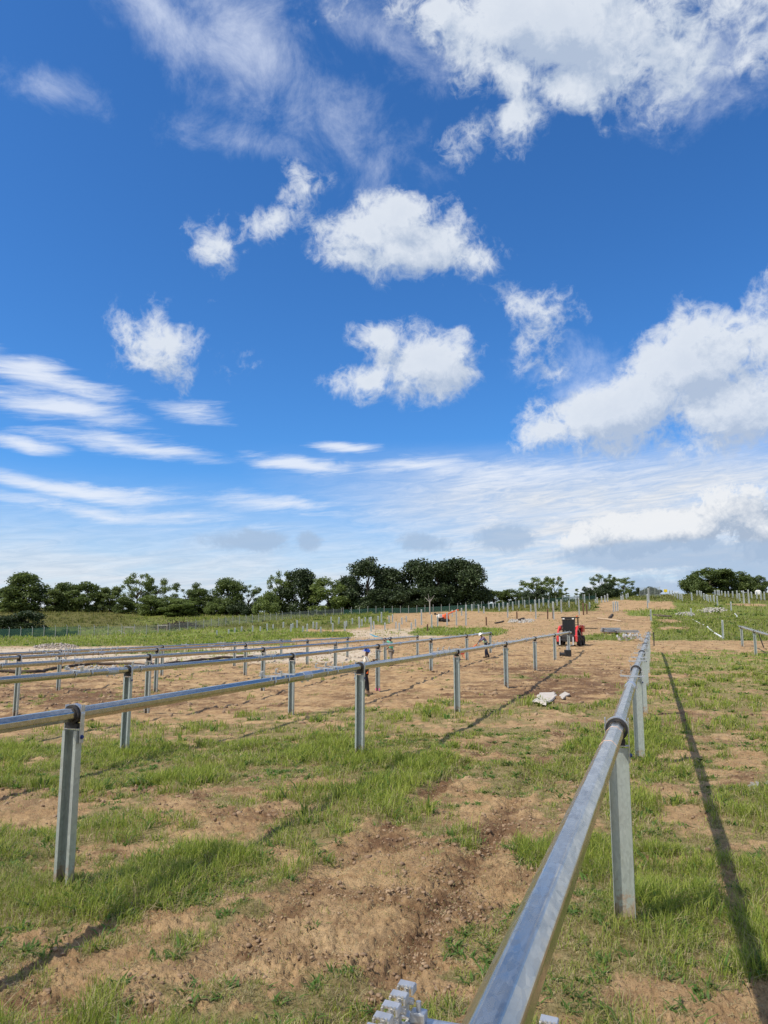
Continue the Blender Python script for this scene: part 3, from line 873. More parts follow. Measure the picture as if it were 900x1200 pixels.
mid_piles = [(435,740,17),(438,737,9),(443,729,8),(447,731,13),(451,738,8),(456,730,8),(460,728,9),(464,737,8),(468,739,9),(471,732,8),(476,727,7),(482,738,8),(487,735,9),(494,732,18),(506,737,16),(513,736,13),(524,733,15),
 (530,722,8),(535,733,18),(541,721,9),(546,733,24),(553,717,8),(561,718,9),(567,719,8),(573,715,8),(578,715,8),(585,716,9),(590,714,8),(595,723,17),(601,715,10),(608,714,10),(615,713,9),(622,717,8),(627,713,10),(632,713,11),(637,712,11),(643,713,9),
 (648,714,9),(653,711,8),(658,718,15),(667,712,8),(675,708,8),(679,722,20),(685,706,10),(691,713,8),(698,708,6),(700,707,7),(705,705,7),(709,705,8),(712,704,9),(628,726,18),(649,727,20)]
rust_piles = [(501,740,9),(570,734,10),(606,727,10),(642,727,12),(648,726,13),(684,722,14),(688,721,12)]
pair_piles = [(719,718,12),(721.6,717,12),(724,716,11)]
lane_piles = [(728,703,5),(730,703,6),(734,702,6),(736,701,6)]
ridge_piles = [(785,698,6),(788,699,7),(791,701,7),(794,703,8),(797,704,8),(799.5,705,8)]
right_piles = [(811,695,6),(815,697,6),(817,699,7),(820,699,7),(822,700,7),(825,704,9),(828,704,8),(830,706,9),(833,707,9),(837,708,10),(841,711,11),(838,698,7),(841,698,7),(843,698,7),(846,699,7),(850,700,7),(854,701,8),(859,702,8),
 (864,702,9),(867,706,11),(872,708,15),(878,708,16),(881,702,8),(887,702,9),(892,703,10),(896,703,10)]
for a in left_piles: pile(*a, 'bare piles on the green slope', 'bare galvanised pile on the green slope left of centre, below the dark trees')
for a in mid_piles: pile(*a, 'bare piles on the tan slope', 'bare galvanised pile on the tan slope between the dark trees and the red loader')
for a in rust_piles: pile(*a, 'rusty piles on the tan slope', 'thin brown rusty pile among the grey ones on the tan slope', 'pile_rust')
for a in pair_piles: pile(*a, 'tight trio of piles', 'one of three piles close together above the stacked metal sheets')
for a in lane_piles: pile(*a, 'receding piles by the ridge trees', 'tiny pile in the short receding line below the ridge trees')
for a in ridge_piles: pile(*a, 'receding piles on the grassy ridge', 'pile in the receding line on the grassy ridge, right of the yellow marker')
for a in right_piles: pile(*a, 'piles before the big clump', 'bare pale pile on the ridge in front of the big round tree clump')
pile(759, 712, 17, 'twin piles on the mound', 'one of two touching piles behind the near end of the grassy mound')
pile(760.6, 707, 17, 'twin piles on the mound', 'one of two touching piles behind the near end of the grassy mound')
pile(763, 729, 13, None, 'thin lone pile just past the end of the nearest tracker tube')
pile(810, 722, 10, None, 'lone pale pile standing in the white rubble on the grass')
pile(811, 704, 9, None, 'lone pale pile at the left end of the ridge piles, above the white rubble')
pile(857, 716, 11, None, 'lone pile in the grass right of the white rubble')
pile(847.5, 749, 22, None, 'tall lone pile in the grass just beyond the dirt track')

# ------------------------------------------------------------------ chain link fence
def chain_material():
    m, t, b = new_mat('chain_link_wire')
    b.inputs['Base Color'].default_value = (.30, .33, .31, 1); b.inputs['Roughness'].default_value = .6
    tc = t.n('ShaderNodeTexCoord').outputs['Object']
    w = t.noise(tc, 3, 3, .6)
    tr = t.n('ShaderNodeBsdfTransparent'); mx = t.n('ShaderNodeMixShader')
    t.put(mx.inputs[0], t.mr(w, .3, .7, .22, .42))
    out = [x for x in t.nt.nodes if x.type == 'OUTPUT_MATERIAL'][0]
    t.l(tr.outputs[0], mx.inputs[1]); t.l(b.outputs[0], mx.inputs[2]); t.l(mx.outputs[0], out.inputs[0])
    return m
M['chain'] = chain_material()
def screen_material():
    m, t, b = new_mat('green_privacy_screen')
    b.inputs['Base Color'].default_value = (.035, .10, .075, 1); b.inputs['Roughness'].default_value = .9
    tr = t.n('ShaderNodeBsdfTransparent'); mx = t.n('ShaderNodeMixShader'); mx.inputs[0].default_value = .62
    out = [x for x in t.nt.nodes if x.type == 'OUTPUT_MATERIAL'][0]
    t.l(tr.outputs[0], mx.inputs[1]); t.l(b.outputs[0], mx.inputs[2]); t.l(mx.outputs[0], out.inputs[0])
    return m
M['screen'] = screen_material()
M['fencepost'] = simple('grey_fence_post', (.36, .37, .35), .6, .2)
def fence(pts, hgt, n, label, mesh_mat, cat='fence', name='chain_link_fence', arms=False, mesh_h=None, pr=.07):
    W = []
    for px, F in pts: W.append(PF(px, F))
    seg = [0]
    for a, b in zip(W, W[1:]): seg.append(seg[-1] + (b - a).length)
    pos = []
    for k in range(n + 1):
        d = seg[-1] * k / n
        x = float(np.interp(d, seg, [w.x for w in W])); y = float(np.interp(d, seg, [w.y for w in W]))
        pos.append(Vector((x, y, surf1(x, y))))
    root = empty(name, pos[0], label=label, cat=cat)
    for p in pos:
        b = MB(); b.tube([(0, 0, -.3), (0, 0, hgt)], pr, 6)
        if arms: b.tube([(0, 0, hgt), (-.25, -.1, hgt + .35)], pr * .7, 5)
        o = b.build('fence_post', M['fencepost'], root); o.location = p - pos[0]
    m = MB(); q = []
    for a, b in zip(pos, pos[1:]):
        a = a - pos[0]; b = b - pos[0]; d = (b - a); nn = Vector((-d.y, d.x, 0)).normalized() * .02
        h = mesh_h or hgt * .96
        vs = [a + nn + Vector((0, 0, .05)), b + nn + Vector((0, 0, .05)), b + nn + Vector((0, 0, h)), a + nn + Vector((0, 0, h))]
        m.add(vs, [[0, 1, 2, 3]])
    m.build('wire_mesh', M[mesh_mat], root)
    return root
fence([(-30, 168), (92, 170)], 2.3, 9, 'chain link fence hung with green screening beside the dark evergreens', 'screen', arms=True)
fence([(94, 170), (150, 174), (205, 182), (262, 198), (330, 222), (400, 234)], 2.1, 30, 'open grey chain link fence climbing from the left field towards the trees', 'chain', arms=True)
fence([(402, 234), (470, 236), (560, 236), (640, 246), (700, 252)], 2.4, 34, 'dark chain link fence along the foot of the tall dark trees', 'screen', mesh_h=1.7)
fence([(752, 262), (776, 262)], 3.4, 4, 'low wire fence on the ridge near the yellow marker', 'chain')

# ------------------------------------------------------------------ trees
M['leaf_olive'] = leaf_material('deep_green_foliage', (.045, .074, .017), (.155, .205, .050), .35)
def leaf_cards(centres, radii, n, size, rg, shell=.55, squash=.8):
    k = rg.choice(len(centres), n, p=(radii ** 2) / (radii ** 2).sum())
    d = rg.normal(size=(n, 3)); d /= np.linalg.norm(d, axis=1)[:, None]
    rr = (shell + (1 - shell) * rg.random(n)) ** .8 * radii[k] * rg.uniform(.8, 1.25, n)
    c = centres[k] + d * rr[:, None] * np.array([1, 1, squash])
    u = rg.normal(size=(n, 3)); u /= np.linalg.norm(u, axis=1)[:, None]
    w = np.cross(u, rg.normal(size=(n, 3))); w /= np.linalg.norm(w, axis=1)[:, None]
    s = size * rg.uniform(.5, 1.4, n)[:, None]
    v = np.stack([c - u * s, c - w * s * .7 + u * s * .2, c + u * s * 1.0, c + w * s * .6 - u * s * .1], 1)
    return v.reshape(-1, 3), (np.arange(n)[:, None] * 4 + np.arange(4)[None]), np.repeat(rg.random(n), 4)

def make_tree(kind, seed):
    """prototype about 10 m high; returns list of (part name, mesh)"""
    rg = np.random.default_rng(seed); rd = random.Random(seed)
    tr = MB(); cen = []; rad = []
    def limb(p0, p1, r0, r1):
        mid = (Vector(p0) + Vector(p1)) / 2 + Vector((rd.uniform(-.3, .3), rd.uniform(-.3, .3), rd.uniform(0, .3)))
        tr.tube([p0, mid, p1], [r0, (r0 + r1) / 2, r1], 7)
    if kind == 'dense':
        limb((0, 0, -.5), (.1, 0, 5.5), .34, .16)
        for i in range(44):
            a = rd.uniform(0, 2 * PI); z = rd.uniform(.8, 9.2); R0 = 3.7 * math.sin(min(1, (z - .4) / 9.0) ** .75 * PI) ** .5 if z < 9.3 else .8
            r_ = rd.uniform(.3, 1) ** .5 * R0 * .85
            cen.append((math.cos(a) * r_, math.sin(a) * r_, z)); rad.append(rd.uniform(.8, 1.9))
        for c in cen[:12]: limb((.05, 0, min(5, c[2] * .55)), c, .11, .03)
        n, size, shell, mat = 13000, .20, .4, 'leaf_dark'
    elif kind == 'mid':
        limb((0, 0, -.5), (-.1, .1, 5), .28, .14)
        for i in range(40):
            a = rd.uniform(0, 2 * PI); z = rd.uniform(.6, 9.0); R0 = 4.0 * (1 - ((z - 4.4) / 5.4) ** 2) ** .5
            r_ = rd.uniform(.2, 1) ** .5 * R0 * .85
            cen.append((math.cos(a) * r_, math.sin(a) * r_, z)); rad.append(rd.uniform(.8, 1.6))
        for c in cen[:12]: limb((0, 0, min(4.5, c[2] * .5)), c, .10, .03)
        n, size, shell, mat = 12000, .20, .4, 'leaf_mid'
    elif kind == 'airy':
        limb((0, 0, -.5), (.3, .1, 4.5), .25, .15)
        for i in range(40):
            a = rd.uniform(0, 2 * PI); z = 2.6 + 6.9 * rd.random() ** .8; R0 = 4.4 * (1 - ((z - 6.2) / 4.6) ** 2) ** .5 if abs(z - 6.2) < 4.4 else .6
            r_ = rd.uniform(.3, 1) ** .5 * R0
            cen.append((math.cos(a) * r_, math.sin(a) * r_, z)); rad.append(rd.uniform(.35, 1.25))
        for i in range(12):
            a = rd.uniform(0, 2 * PI); cen.append((math.cos(a) * 2.6, math.sin(a) * 2.6, rd.uniform(.5, 2.8))); rad.append(rd.uniform(.9, 1.5))
        for c in cen[:17]: limb((.2, .05, min(4.3, c[2] * .5)), c, .10, .025)
        n, size, shell, mat = 9000, .17, .2, 'leaf_mid'
    elif kind == 'sparse':
        limb((0, 0, -.5), (0, 0, 9.6), .13, .03)
        for i in range(16):
            a = rd.uniform(0, 2 * PI); z = rd.uniform(2.0, 9.6); r_ = (10.5 - z) * .22
            cen.append((math.cos(a) * r_, math.sin(a) * r_, z)); rad.append(rd.uniform(.4, .8))
            limb((0, 0, z - .8), cen[-1], .04, .015)
        n, size, shell, mat = 1300, .20, .3, 'leaf_mid'
    elif kind == 'bush':
        limb((0, 0, -.4), (.1, 0, 3.5), .22, .08)
        for i in range(20):
            a = rd.uniform(0, 2 * PI); r_ = rd.random() ** .5 * 5.2; z = rd.uniform(.5, 1) * 7.4 * (1 - (r_ / 6.6) ** 2) * rd.uniform(.25, 1)
            cen.append((math.cos(a) * r_, math.sin(a) * r_, z + .8)); rad.append(rd.uniform(1.1, 2.0))
        for c in cen[:10]: limb((0, 0, .8), c, .09, .03)
        n, size, shell, mat = 9000, .24, .4, 'leaf_mid'
    else:  # conifer
        limb((0, 0, -.4), (0, 0, 9.0), .25, .05)
        for i in range(70):
            z = .4 + 8.9 * rd.random() ** 1.3; a = rd.uniform(0, 2 * PI); r_ = (9.9 - z) ** .75 * .78 * rd.uniform(.3, 1)
            cen.append((math.cos(a) * r_, math.sin(a) * r_, z)); rad.append(rd.uniform(.7, 1.15))
        n, size, shell, mat = 9000, .2, .3, 'leaf_blue'
    cen = np.array(cen); rad = np.array(rad)
    v, f, lf = leaf_cards(cen, rad, n, size, rg, shell)
    v[:, 2] = np.maximum(v[:, 2], .02)
    me = np_mesh('crown', v, [f]); a = me.attributes.new('leaf', 'FLOAT', 'POINT'); a.data.foreach_set('value', lf.astype(np.float32))
    me.materials.append(M[mat])
    o = tr.build('trunk', M['bark']); tm = o.data; bpy.data.objects.remove(o)
    ext = np.percentile(np.abs(v[:, 0]), 98) * 2; top = np.percentile(v[:, 2], 99.7)
    return dict(crown=me, trunk=tm, w=float(ext), h=float(top))
PROTO = {}
for kd, seeds in (('dense', (1, 2, 3, 4)), ('mid', (5, 6, 7)), ('airy', (8, 9, 10)), ('sparse', (11,)), ('bush', (12, 13)), ('conifer', (14, 15))):
    PROTO[kd] = [make_tree(kd, s) for s in seeds]
MATV = {}
def crown_mesh(pr, mat):
    key = (pr['crown'].name, mat)
    if mat is None: return pr['crown']
    if key not in MATV:
        m = pr['crown'].copy(); m.materials.clear(); m.materials.append(M[mat]); MATV[key] = m
    return MATV[key]
_tc = 0
def tree(name, px, ytop, wpx, F, kind, label, cat='tree', mat=None, group=None, pale_trunk=False, sink=0.0):
    global _tc
    pr = PROTO[kind][_tc % len(PROTO[kind])]; _tc += 1
    p = PF(px, F); p.z = surf1(p.x, p.y) - sink
    ztop = H + ray(px, ytop)[1] * F
    h = max(1.5, ztop - p.z); w = wpx * F / 900.0 * 1.02
    root = empty(name, p, label=label, cat=cat, group=group)
    rz = random.uniform(0, 2 * PI)
    c = bpy.data.objects.new('crown', crown_mesh(pr, mat)); link(c); c.parent = root
    t_ = bpy.data.objects.new('trunk', pr['trunk']); link(t_); t_.parent = root
    for o in (c, t_):
        o.scale = (w / pr['w'], w / pr['w'], h / pr['h']); o.rotation_euler = (0, 0, rz)
    return root
G1 = 'trees along the left rise'; G2 = 'tall dark trees at centre'; G3 = 'trees right of centre'; G4 = 'big clump on the right ridge'
tree('broadleaf_tree', 6, 689, 30, 275, 'mid', 'bushy green tree cut by the left edge, lower than the dark one beside it', mat='leaf_olive', group=G1)
tree('broadleaf_tree', 28, 672, 42, 272, 'dense', 'tall dark round tree near the left edge, highest of its corner', mat='leaf_olive', group=G1)
tree('broadleaf_tree', 12, 695, 24, 268, 'mid', 'low pale green tree in front of the dark corner tree', group=G1)
tree('broadleaf_tree', 62, 691, 30, 272, 'mid', 'light green rounded tree right of the tall dark corner tree', mat='leaf_light', group=G1)
tree('broadleaf_tree', 76, 683, 30, 276, 'dense', 'dark tree peeking up behind the light green rounded one', mat='leaf_olive', group=G1)
tree('broadleaf_tree', 100, 683, 38, 273, 'mid', 'broad dark green tree with a level top in the left tree line', mat='leaf_olive', group=G1)
tree('broadleaf_tree', 127, 688, 26, 272, 'mid', 'pale feathery tree left of the tall open crowned one', mat='leaf_light', group=G1)
tree('broadleaf_tree', 143, 700, 22, 264, 'mid', 'short dark tree at the foot of the tall open crowned tree', mat='leaf_olive', group=G1)
tree('broadleaf_tree', 160, 672, 34, 270, 'airy', 'tall open crowned tree with sky showing through, left part', mat='leaf_mid', group=G1)
tree('broadleaf_tree', 180, 678, 30, 272, 'airy', 'open crowned tree leaning right with drooping outer twigs', group=G1)
tree('broadleaf_tree', 176, 698, 32, 262, 'mid', 'broad low tree filling below the open crowns', group=G1)
tree('broadleaf_tree', 200, 700, 30, 262, 'mid', 'low green tree between the open crowned and the twin dark trees', mat='leaf_olive', group=G1)
tree('broadleaf_tree', 216, 683, 32, 268, 'airy', 'loose topped tree left of the narrow dark round one', mat='leaf_olive', group=G1)
tree('broadleaf_tree', 234, 690, 28, 268, 'dense', 'dark rounded tree standing lower beside the loose topped tree', mat='leaf_olive', group=G1)
tree('broadleaf_tree', 210, 702, 36, 258, 'mid', 'wide low tree in front of the loose topped pair', group=G1)
tree('broadleaf_tree', 266, 678, 34, 268, 'dense', 'tall round dark tree standing free with sky on its left', group=G1, mat='leaf_olive')
tree('broadleaf_tree', 289, 686, 28, 268, 'airy', 'slender open tree with a forked top right of the free standing round tree', mat='leaf_olive', group=G1)
tree('broadleaf_tree', 250, 706, 22, 262, 'bush', 'low shrubby tree left of the free standing round tree', group=G1)
tree('broadleaf_tree', 278, 705, 30, 262, 'bush', 'dark low shrubby tree between the round tree and the dome shaped one', mat='leaf_dark', group=G1)
tree('broadleaf_tree', 316, 694, 34, 258, 'bush', 'dome shaped green tree just left of the tall dark wall of trees', group=G1)
tree('broadleaf_tree', 329, 670, 30, 262, 'airy', 'tall open tree with a curved left limb at the start of the dark wall', mat='leaf_mid', group=G2)
tree('broadleaf_tree', 351, 668, 36, 260, 'dense', 'dark flat topped tree at the left end of the dark wall', group=G2)
tree('broadleaf_tree', 385, 678, 44, 256, 'mid', 'mid green rounded tree in the dip of the dark wall', mat='leaf_mid', group=G2)
tree('broadleaf_tree', 408, 676, 26, 262, 'dense', 'dark tree behind the right side of the mid green one', group=G2)
tree('broadleaf_tree', 430, 655, 46, 256, 'dense', 'tall dark pointed tree, highest on the left of the dark wall', group=G2)
tree('broadleaf_tree', 458, 667, 34, 256, 'dense', 'dark tree filling the notch between the two tallest masses', group=G2)
tree('broadleaf_tree', 444, 690, 34, 250, 'dense', 'dark low tree at the front foot of the tall pointed tree', group=G2)
tree('broadleaf_tree', 491, 656, 42, 256, 'dense', 'very tall black green tree at the left of the highest mass', group=G2)
tree('broadleaf_tree', 515, 659, 36, 254, 'dense', 'very dark tree in the middle of the highest mass', group=G2)
tree('broadleaf_tree', 536, 655, 42, 256, 'dense', 'very tall dark tree with the rounded highest top right of centre', group=G2)
tree('broadleaf_tree', 556, 660, 34, 254, 'dense', 'dark tree at the right end of the highest mass, sloping to the right', group=G2)
tree('broadleaf_tree', 503, 688, 40, 248, 'dense', 'dark lower tree behind the orange machine', group=G2)
tree('broadleaf_tree', 474, 692, 34, 248, 'dense', 'dark lower tree left of the orange machine', group=G2)
tree('broadleaf_tree', 580, 692, 30, 268, 'mid', 'low distant tree right of the dark wall', mat='leaf_olive', group=G3)
tree('broadleaf_tree', 603, 691, 32, 268, 'mid', 'low level topped distant tree between the dark wall and the airy pair', mat='leaf_olive', group=G3)
tree('broadleaf_tree', 629, 677, 34, 262, 'airy', 'airy light green tree, left and broader of the pair above the loader', mat='leaf_mid', group=G3)
tree('broadleaf_tree', 628, 690, 34, 258, 'bush', 'dark shrubby tree at the foot of the airy pair', mat='leaf_dark', group=G3)
tree('broadleaf_tree', 651, 676, 22, 262, 'airy', 'narrow airy tree, right of the pair above the loader', mat='leaf_light', group=G3)
tree('young_tree', 665, 689, 9, 260, 'sparse', 'thin sparse young tree, taller of the two right of the airy pair', group=G3)
tree('young_tree', 678, 690, 8, 260, 'sparse', 'thin sparse young tree, smaller of the two right of the airy pair', group=G3)
tree('broadleaf_tree', 693, 688, 24, 270, 'bush', 'low dark bush on the left shoulder of the ridge clump', cat='bush', mat='leaf_dark', group=G3)
tree('broadleaf_tree', 709, 673, 26, 272, 'airy', 'dark feathery tree at the left of the ridge clump', mat='leaf_olive', group=G3)
tree('broadleaf_tree', 712, 684, 34, 268, 'bush', 'dark mass of leaves at the foot of the ridge clump', mat='leaf_dark', group=G3)
tree('broadleaf_tree', 732, 677, 24, 272, 'airy', 'loose green tree at the right of the ridge clump', mat='leaf_mid', group=G3)
tree('bush', 752, 689, 16, 290, 'bush', 'small low bush on the skyline left of the yellow marker', cat='bush', mat='leaf_dark')
tree('bush', 766, 688, 22, 290, 'bush', 'wide low bush on the skyline behind the ridge fence', cat='bush', mat='leaf_dark')
tree('broadleaf_tree', 815, 673, 34, 290, 'bush', 'rounded dark tree at the left end of the big ridge clump', mat='leaf_olive', group=G4)
tree('broadleaf_tree', 836, 666, 44, 292, 'mid', 'tallest dark dome of the big ridge clump', mat='leaf_olive', group=G4)
tree('broadleaf_tree', 858, 668, 38, 292, 'mid', 'dark rounded tree right of the tallest dome in the ridge clump', mat='leaf_olive', group=G4)
tree('broadleaf_tree', 876, 674, 26, 290, 'bush', 'lower shoulder tree at the right end of the big ridge clump', mat='leaf_olive', group=G4)
tree('broadleaf_tree', 893, 675, 18, 288, 'mid', 'small upright tree apart at the right edge of the ridge', mat='leaf_olive', group=G4)
tree('evergreen_shrub', 3, 722, 28, 178, 'dense', 'dark evergreen shrub cut by the left edge beside the pale shed', cat='shrub')
tree('evergreen_shrub', 32, 716, 36, 180, 'dense', 'large dark evergreen shrub right of the pale shed', cat='shrub')
tree('evergreen_shrub', 56, 738, 40, 178, 'bush', 'low green undergrowth behind the screened fence', cat='shrub', mat='leaf_mid')
tree('evergreen_shrub', 80, 737, 30, 178, 'bush', 'second low green undergrowth right along the screened fence', cat='shrub', mat='leaf_mid')

# ------------------------------------------------------------------ machines
def wheel(root, x, y, r, w, name='wheel'):
    t = MB(); prof = [(r * .62, -w * .42), (r * .80, -w * .5), (r * .96, -w * .46), (r, -w * .3), (r, w * .3), (r * .96, w * .46), (r * .80, w * .5), (r * .62, w * .42)]
    n = 28; vs = []; fs = []
    for k in range(n):
        a = 2 * PI * k / n; m = 1.0 if k % 2 else .965
        for rr, xx in prof: vs.append((xx, math.cos(a) * rr * (m if rr > r * .9 else 1), math.sin(a) * rr * (m if rr > r * .9 else 1)))
    q = len(prof)
    for k in range(n):
        for j in range(q): fs.append([k * q + j, k * q + (j + 1) % q, ((k + 1) % n) * q + (j + 1) % q, ((k + 1) % n) * q + j])
    t.add(vs, fs)
    wh = empty(name); wh.parent = root; wh.location = (x, y, r)
    o = t.build('tyre', M['tyre'], wh)
    m = MB(); m.tube([(-w * .25, 0, 0), (w * .25, 0, 0)], r * .63, 20); m.tube([(-w * .36, 0, 0), (w * .36, 0, 0)], r * .2, 10)
    m.build('rim', M['dark'], wh)
    return wh

def loader():
    base = PF(668.5, 66.0); base.z = surf1(base.x, base.y)
    root = empty('skid_steer_loader', base, -.14, label='red and black skid steer loader with fork tines lowered, facing the camera', cat='loader')
    b = MB()
    b.box((0, .15, .62), (1.08, 2.2, .55), bev=.04); b.box((0, -.72, .55), (1.05, .5, .45), bev=.03)
    b.box((0, 1.15, .95), (1.25, .85, 1.0), bev=.06)
    for s in (-1, 1): b.box((s * .60, .1, .55), (.16, 1.9, .3), bev=.02)
    b.build('chassis', M['dark'], root)
    e = MB(); e.box((0, 1.42, 1.15), (1.35, .45, .85), bev=.08)
    for s in (-1, 1): e.box((s * .78, 1.15, 1.45), (.22, .70, .60), bev=.05)
    e.build('engine_cover', M['red'], root)
    c = MB()
    for s in (-1, 1):
        c.box((s * .50, -.52, 1.62), (.09, .10, 1.55), bev=.015); c.box((s * .50, .70, 1.62), (.09, .10, 1.5), bev=.015)
        c.box((s * .50, .1, 1.05), (.06, 1.2, .30)); 
        for k in range(4): c.box((s * .50, .09, 1.35 + .22 * k), (.03, 1.15, .03))
    c.box((0, .1, 2.42), (1.24, 1.46, .10), bev=.03); c.box((0, -.56, 2.30), (.94, .06, .17), bev=.01); c.box((0, -.53, .92), (.94, .08, .14))
    c.build('cab_frame', M['dark'], root)
    g = MB(); g.box((0, -.535, 1.60), (.90, .02, 1.22)); g.build('windscreen', M['glass'], root)
    st = MB(); st.box((0, .25, 1.15), (.46, .45, .12), bev=.03); st.box((0, .46, 1.5), (.46, .10, .62), bev=.03)
    st.build('seat', M['interior'], root)
    for s in (-1, 1):
        a = MB()
        pts = [(.76 * s, 1.25, 1.62), (.76 * s, .3, 1.66), (.76 * s, -.62, 1.58), (.76 * s, -1.05, 1.25), (.76 * s, -1.22, .40)]
        for p0, p1 in zip(pts, pts[1:]):
            p0 = Vector(p0); p1 = Vector(p1); d = p1 - p0
            ang = math.atan2(d.z, -d.y)
            a.box((p0 + p1) / 2, (.14, d.length + .12, .22), bev=.02, rot=(-ang, 0, 0))
        a.box((.76 * s, -1.20, .62), (.22, .26, .55), bev=.03); a.box((.70 * s, -.62, 1.45), (.16, .30, .34), bev=.03)
        a.build('lift_arm', M['red'], root)
        cy = MB(); cy.tube([(.66 * s, .9, .9), (.70 * s, -.3, 1.5)], .045, 8); cy.build('lift_cylinder', M['steel'], root)
        h = MB(); h.box((.40 * s, -.60, 2.30), (.18, .05, .10), bev=.015); h.build('headlight', M['lens'], root)
        wheel(root, .84 * s, -.56, .43, .30); wheel(root, .84 * s, .66, .43, .30)
    f = MB(); f.box((0, -1.42, .52), (1.30, .06, .12)); f.box((0, -1.42, .82), (1.30, .06, .08))
    for s in (-1, 1): f.box((.60 * s, -1.42, .60), (.08, .06, .6))
    for x in (-.3, 0, .3): f.box((x, -1.42, .68), (.03, .03, .4))
    ca = f.build('fork_carriage', M['dark'], root)
    for s in (-1, 1):
        tn = MB(); tn.box((.56 * s, -1.48, .40), (.11, .05, .72), bev=.01); tn.box((.56 * s, -2.02, .075), (.11, 1.1, .045), bev=.01, )
        tn.build('fork_tine', M['alu'], ca)
    bc = MB(); bc.tube([(.38, .9, 2.46), (.38, .9, 2.60)], .06, 12); bc.build('beacon', M['orange'], root)
    root.scale = (1.0, 1.0, .97)
loader()

def pile_driver():
    p, F = P(520, 728); p.z = surf1(p.x, p.y)
    root = empty('tracked_pile_driver', p, YAW + .45, label='small orange tracked machine, boom slanting up right, before the dark trees', cat='construction machine')
    k = F / 190.0
    for s in (-1, 1):
        t = MB(); t.box((0, .7 * s, .35), (2.4, .40, .62), bev=.22)
        for i in range(5): t.tube([(-1.0 + .5 * i, .7 * s - .22, .32), (-1.0 + .5 * i, .7 * s + .22, .32)], .18, 10)
        t.build('track', M['tyre'], root)
    b = MB(); b.box((.45, 0, 1.25), (1.5, 1.4, 1.05), bev=.12, taper=(.8, .9)); b.box((.9, 0, 1.9), (.5, .9, .3), bev=.05); b.build('body', M['orange'], root)
    e = MB(); e.box((-1.2, 0, 1.45), (.9, 1.3, .8), bev=.06); e.build('engine_cover', M['white'], root)
    d = MB(); d.box((-.2, 0, .75), (2.6, 1.1, .35), bev=.03); d.box((-1.9, 0, 1.75), (1.4, .25, .18)); d.tube([(-1.2, .1, 1.8), (-1.2, .1, 2.2)], .07, 8); d.box((-2.4, 0, 1.95), (.3, .5, .4)); d.build('undercarriage', M['dark'], root)
    bo = MB(); bo.tube([(.7, 0, 1.7), (2.3, 0, 2.35), (4.1, 0, 2.9)], .16, 6); bo.box((4.0, 0, 2.9), (.6, .3, .3), bev=.03); bo.build('boom', M['orange'], root)
    h = MB(); h.tube([(1.0, .0, 1.3), (2.4, 0, 2.15)], .06, 6); h.build('boom_cylinder', M['steel'], root)
    root.scale = (k, k, k)
pile_driver()

# motor unit standing at the foot of the last post of the second row
p = PF(664.5, 54.6); p.z = surf1(p.x, p.y)
r_ = empty('drive_motor_unit', p, .2, label='black boxy motor unit on the soil at the end post before the red loader', cat='motor')
b = MB(); b.box((0, 0, .24), (.46, .40, .46), bev=.03)
for k in range(5): b.box((0, -.205, .10 + .07 * k), (.38, .02, .02))
b.build('housing', M['dark'], r_)
b = MB(); b.tube([(-.22, 0, .15), (-.50, 0, .15)], .13, 12); b.tube([(-.50, 0, .15), (-.56, 0, .15)], .16, 12); b.build('gear_head', M['black'], r_)
b = MB(); b.tube([(0, 0, .46), (0, 0, .75)], .09, 10); b.build('drive_column', M['steel'], r_)

# ------------------------------------------------------------------ stacks of metal beside the loader
def sheet_stack(px, py, L, W_, n, rz, label):
    p, F = P(px, py); p.z = surf1(p.x, p.y) + .05
    root = empty('metal_sheet_stack', p, rz, label=label, cat='metal stack')
    g = MB()
    for k in range(3): g.box((-L * .35 + L * .35 * k, 0, .05), (.10, W_, .10))
    g.build('timber_bearer', M['wood'], root)
    for k in range(n):
        s = MB(); pr = [(-.5 * W_, 0), (-.5 * W_, .05), (-.25 * W_, .05), (-.2 * W_, .0), (.2 * W_, 0), (.25 * W_, .05), (.5 * W_, .05), (.5 * W_, 0), (.26 * W_, .01), (.2 * W_, -.01), (-.2 * W_, -.01), (-.26 * W_, .01)]
        vs = [(x, y, z) for x in (-L / 2, L / 2) for y, z in pr]; m = len(pr)
        fs = [[i, (i + 1) % m, m + (i + 1) % m, m + i] for i in range(m)] + [list(range(m)), list(range(m, 2 * m))]
        s.add(vs, fs)
        o = s.build('metal_sheet', M['steel'], root); o.location = (random.uniform(-.1, .1), random.uniform(-.08, .08), .13 + .062 * k); o.rotation_euler = (random.uniform(-.02, .02), .0, random.uniform(-.08, .08))
sheet_stack(716, 742.5, 1.9, 1.5, 9, .5, 'stack of silver folded metal sheets, nearer the red loader')
sheet_stack(735, 743.0, 2.6, 1.3, 5, .2, 'longer low stack of grey metal sheets behind the white tipped rails')
p, F = P(737, 751.5); p.z = surf1(p.x, p.y)
rt = empty('clamp_part_pile', p, .35, label='heap of silver rails with white end clips beside the near tracker tube', cat='metal parts')
for k in range(16):
    s = MB(); s.box((0, 0, 0), (1.3, .06, .05)); 
    o = s.build('rail', M['steel'], rt); o.location = (-.9 + .13 * k, random.uniform(-.15, .15), .12 + random.uniform(0, .42)); o.rotation_euler = (random.uniform(-.1, .1), random.uniform(-.12, .12), 1.0 + random.uniform(-.35, .35))
    c = MB(); c.box((.64, 0, .08), (.10, .14, .22), bev=.01); c.box((-.64, 0, .08), (.10, .14, .22), bev=.01); c.build('end_clip', M['alu'], o)
p, F = P(693, 737.5)
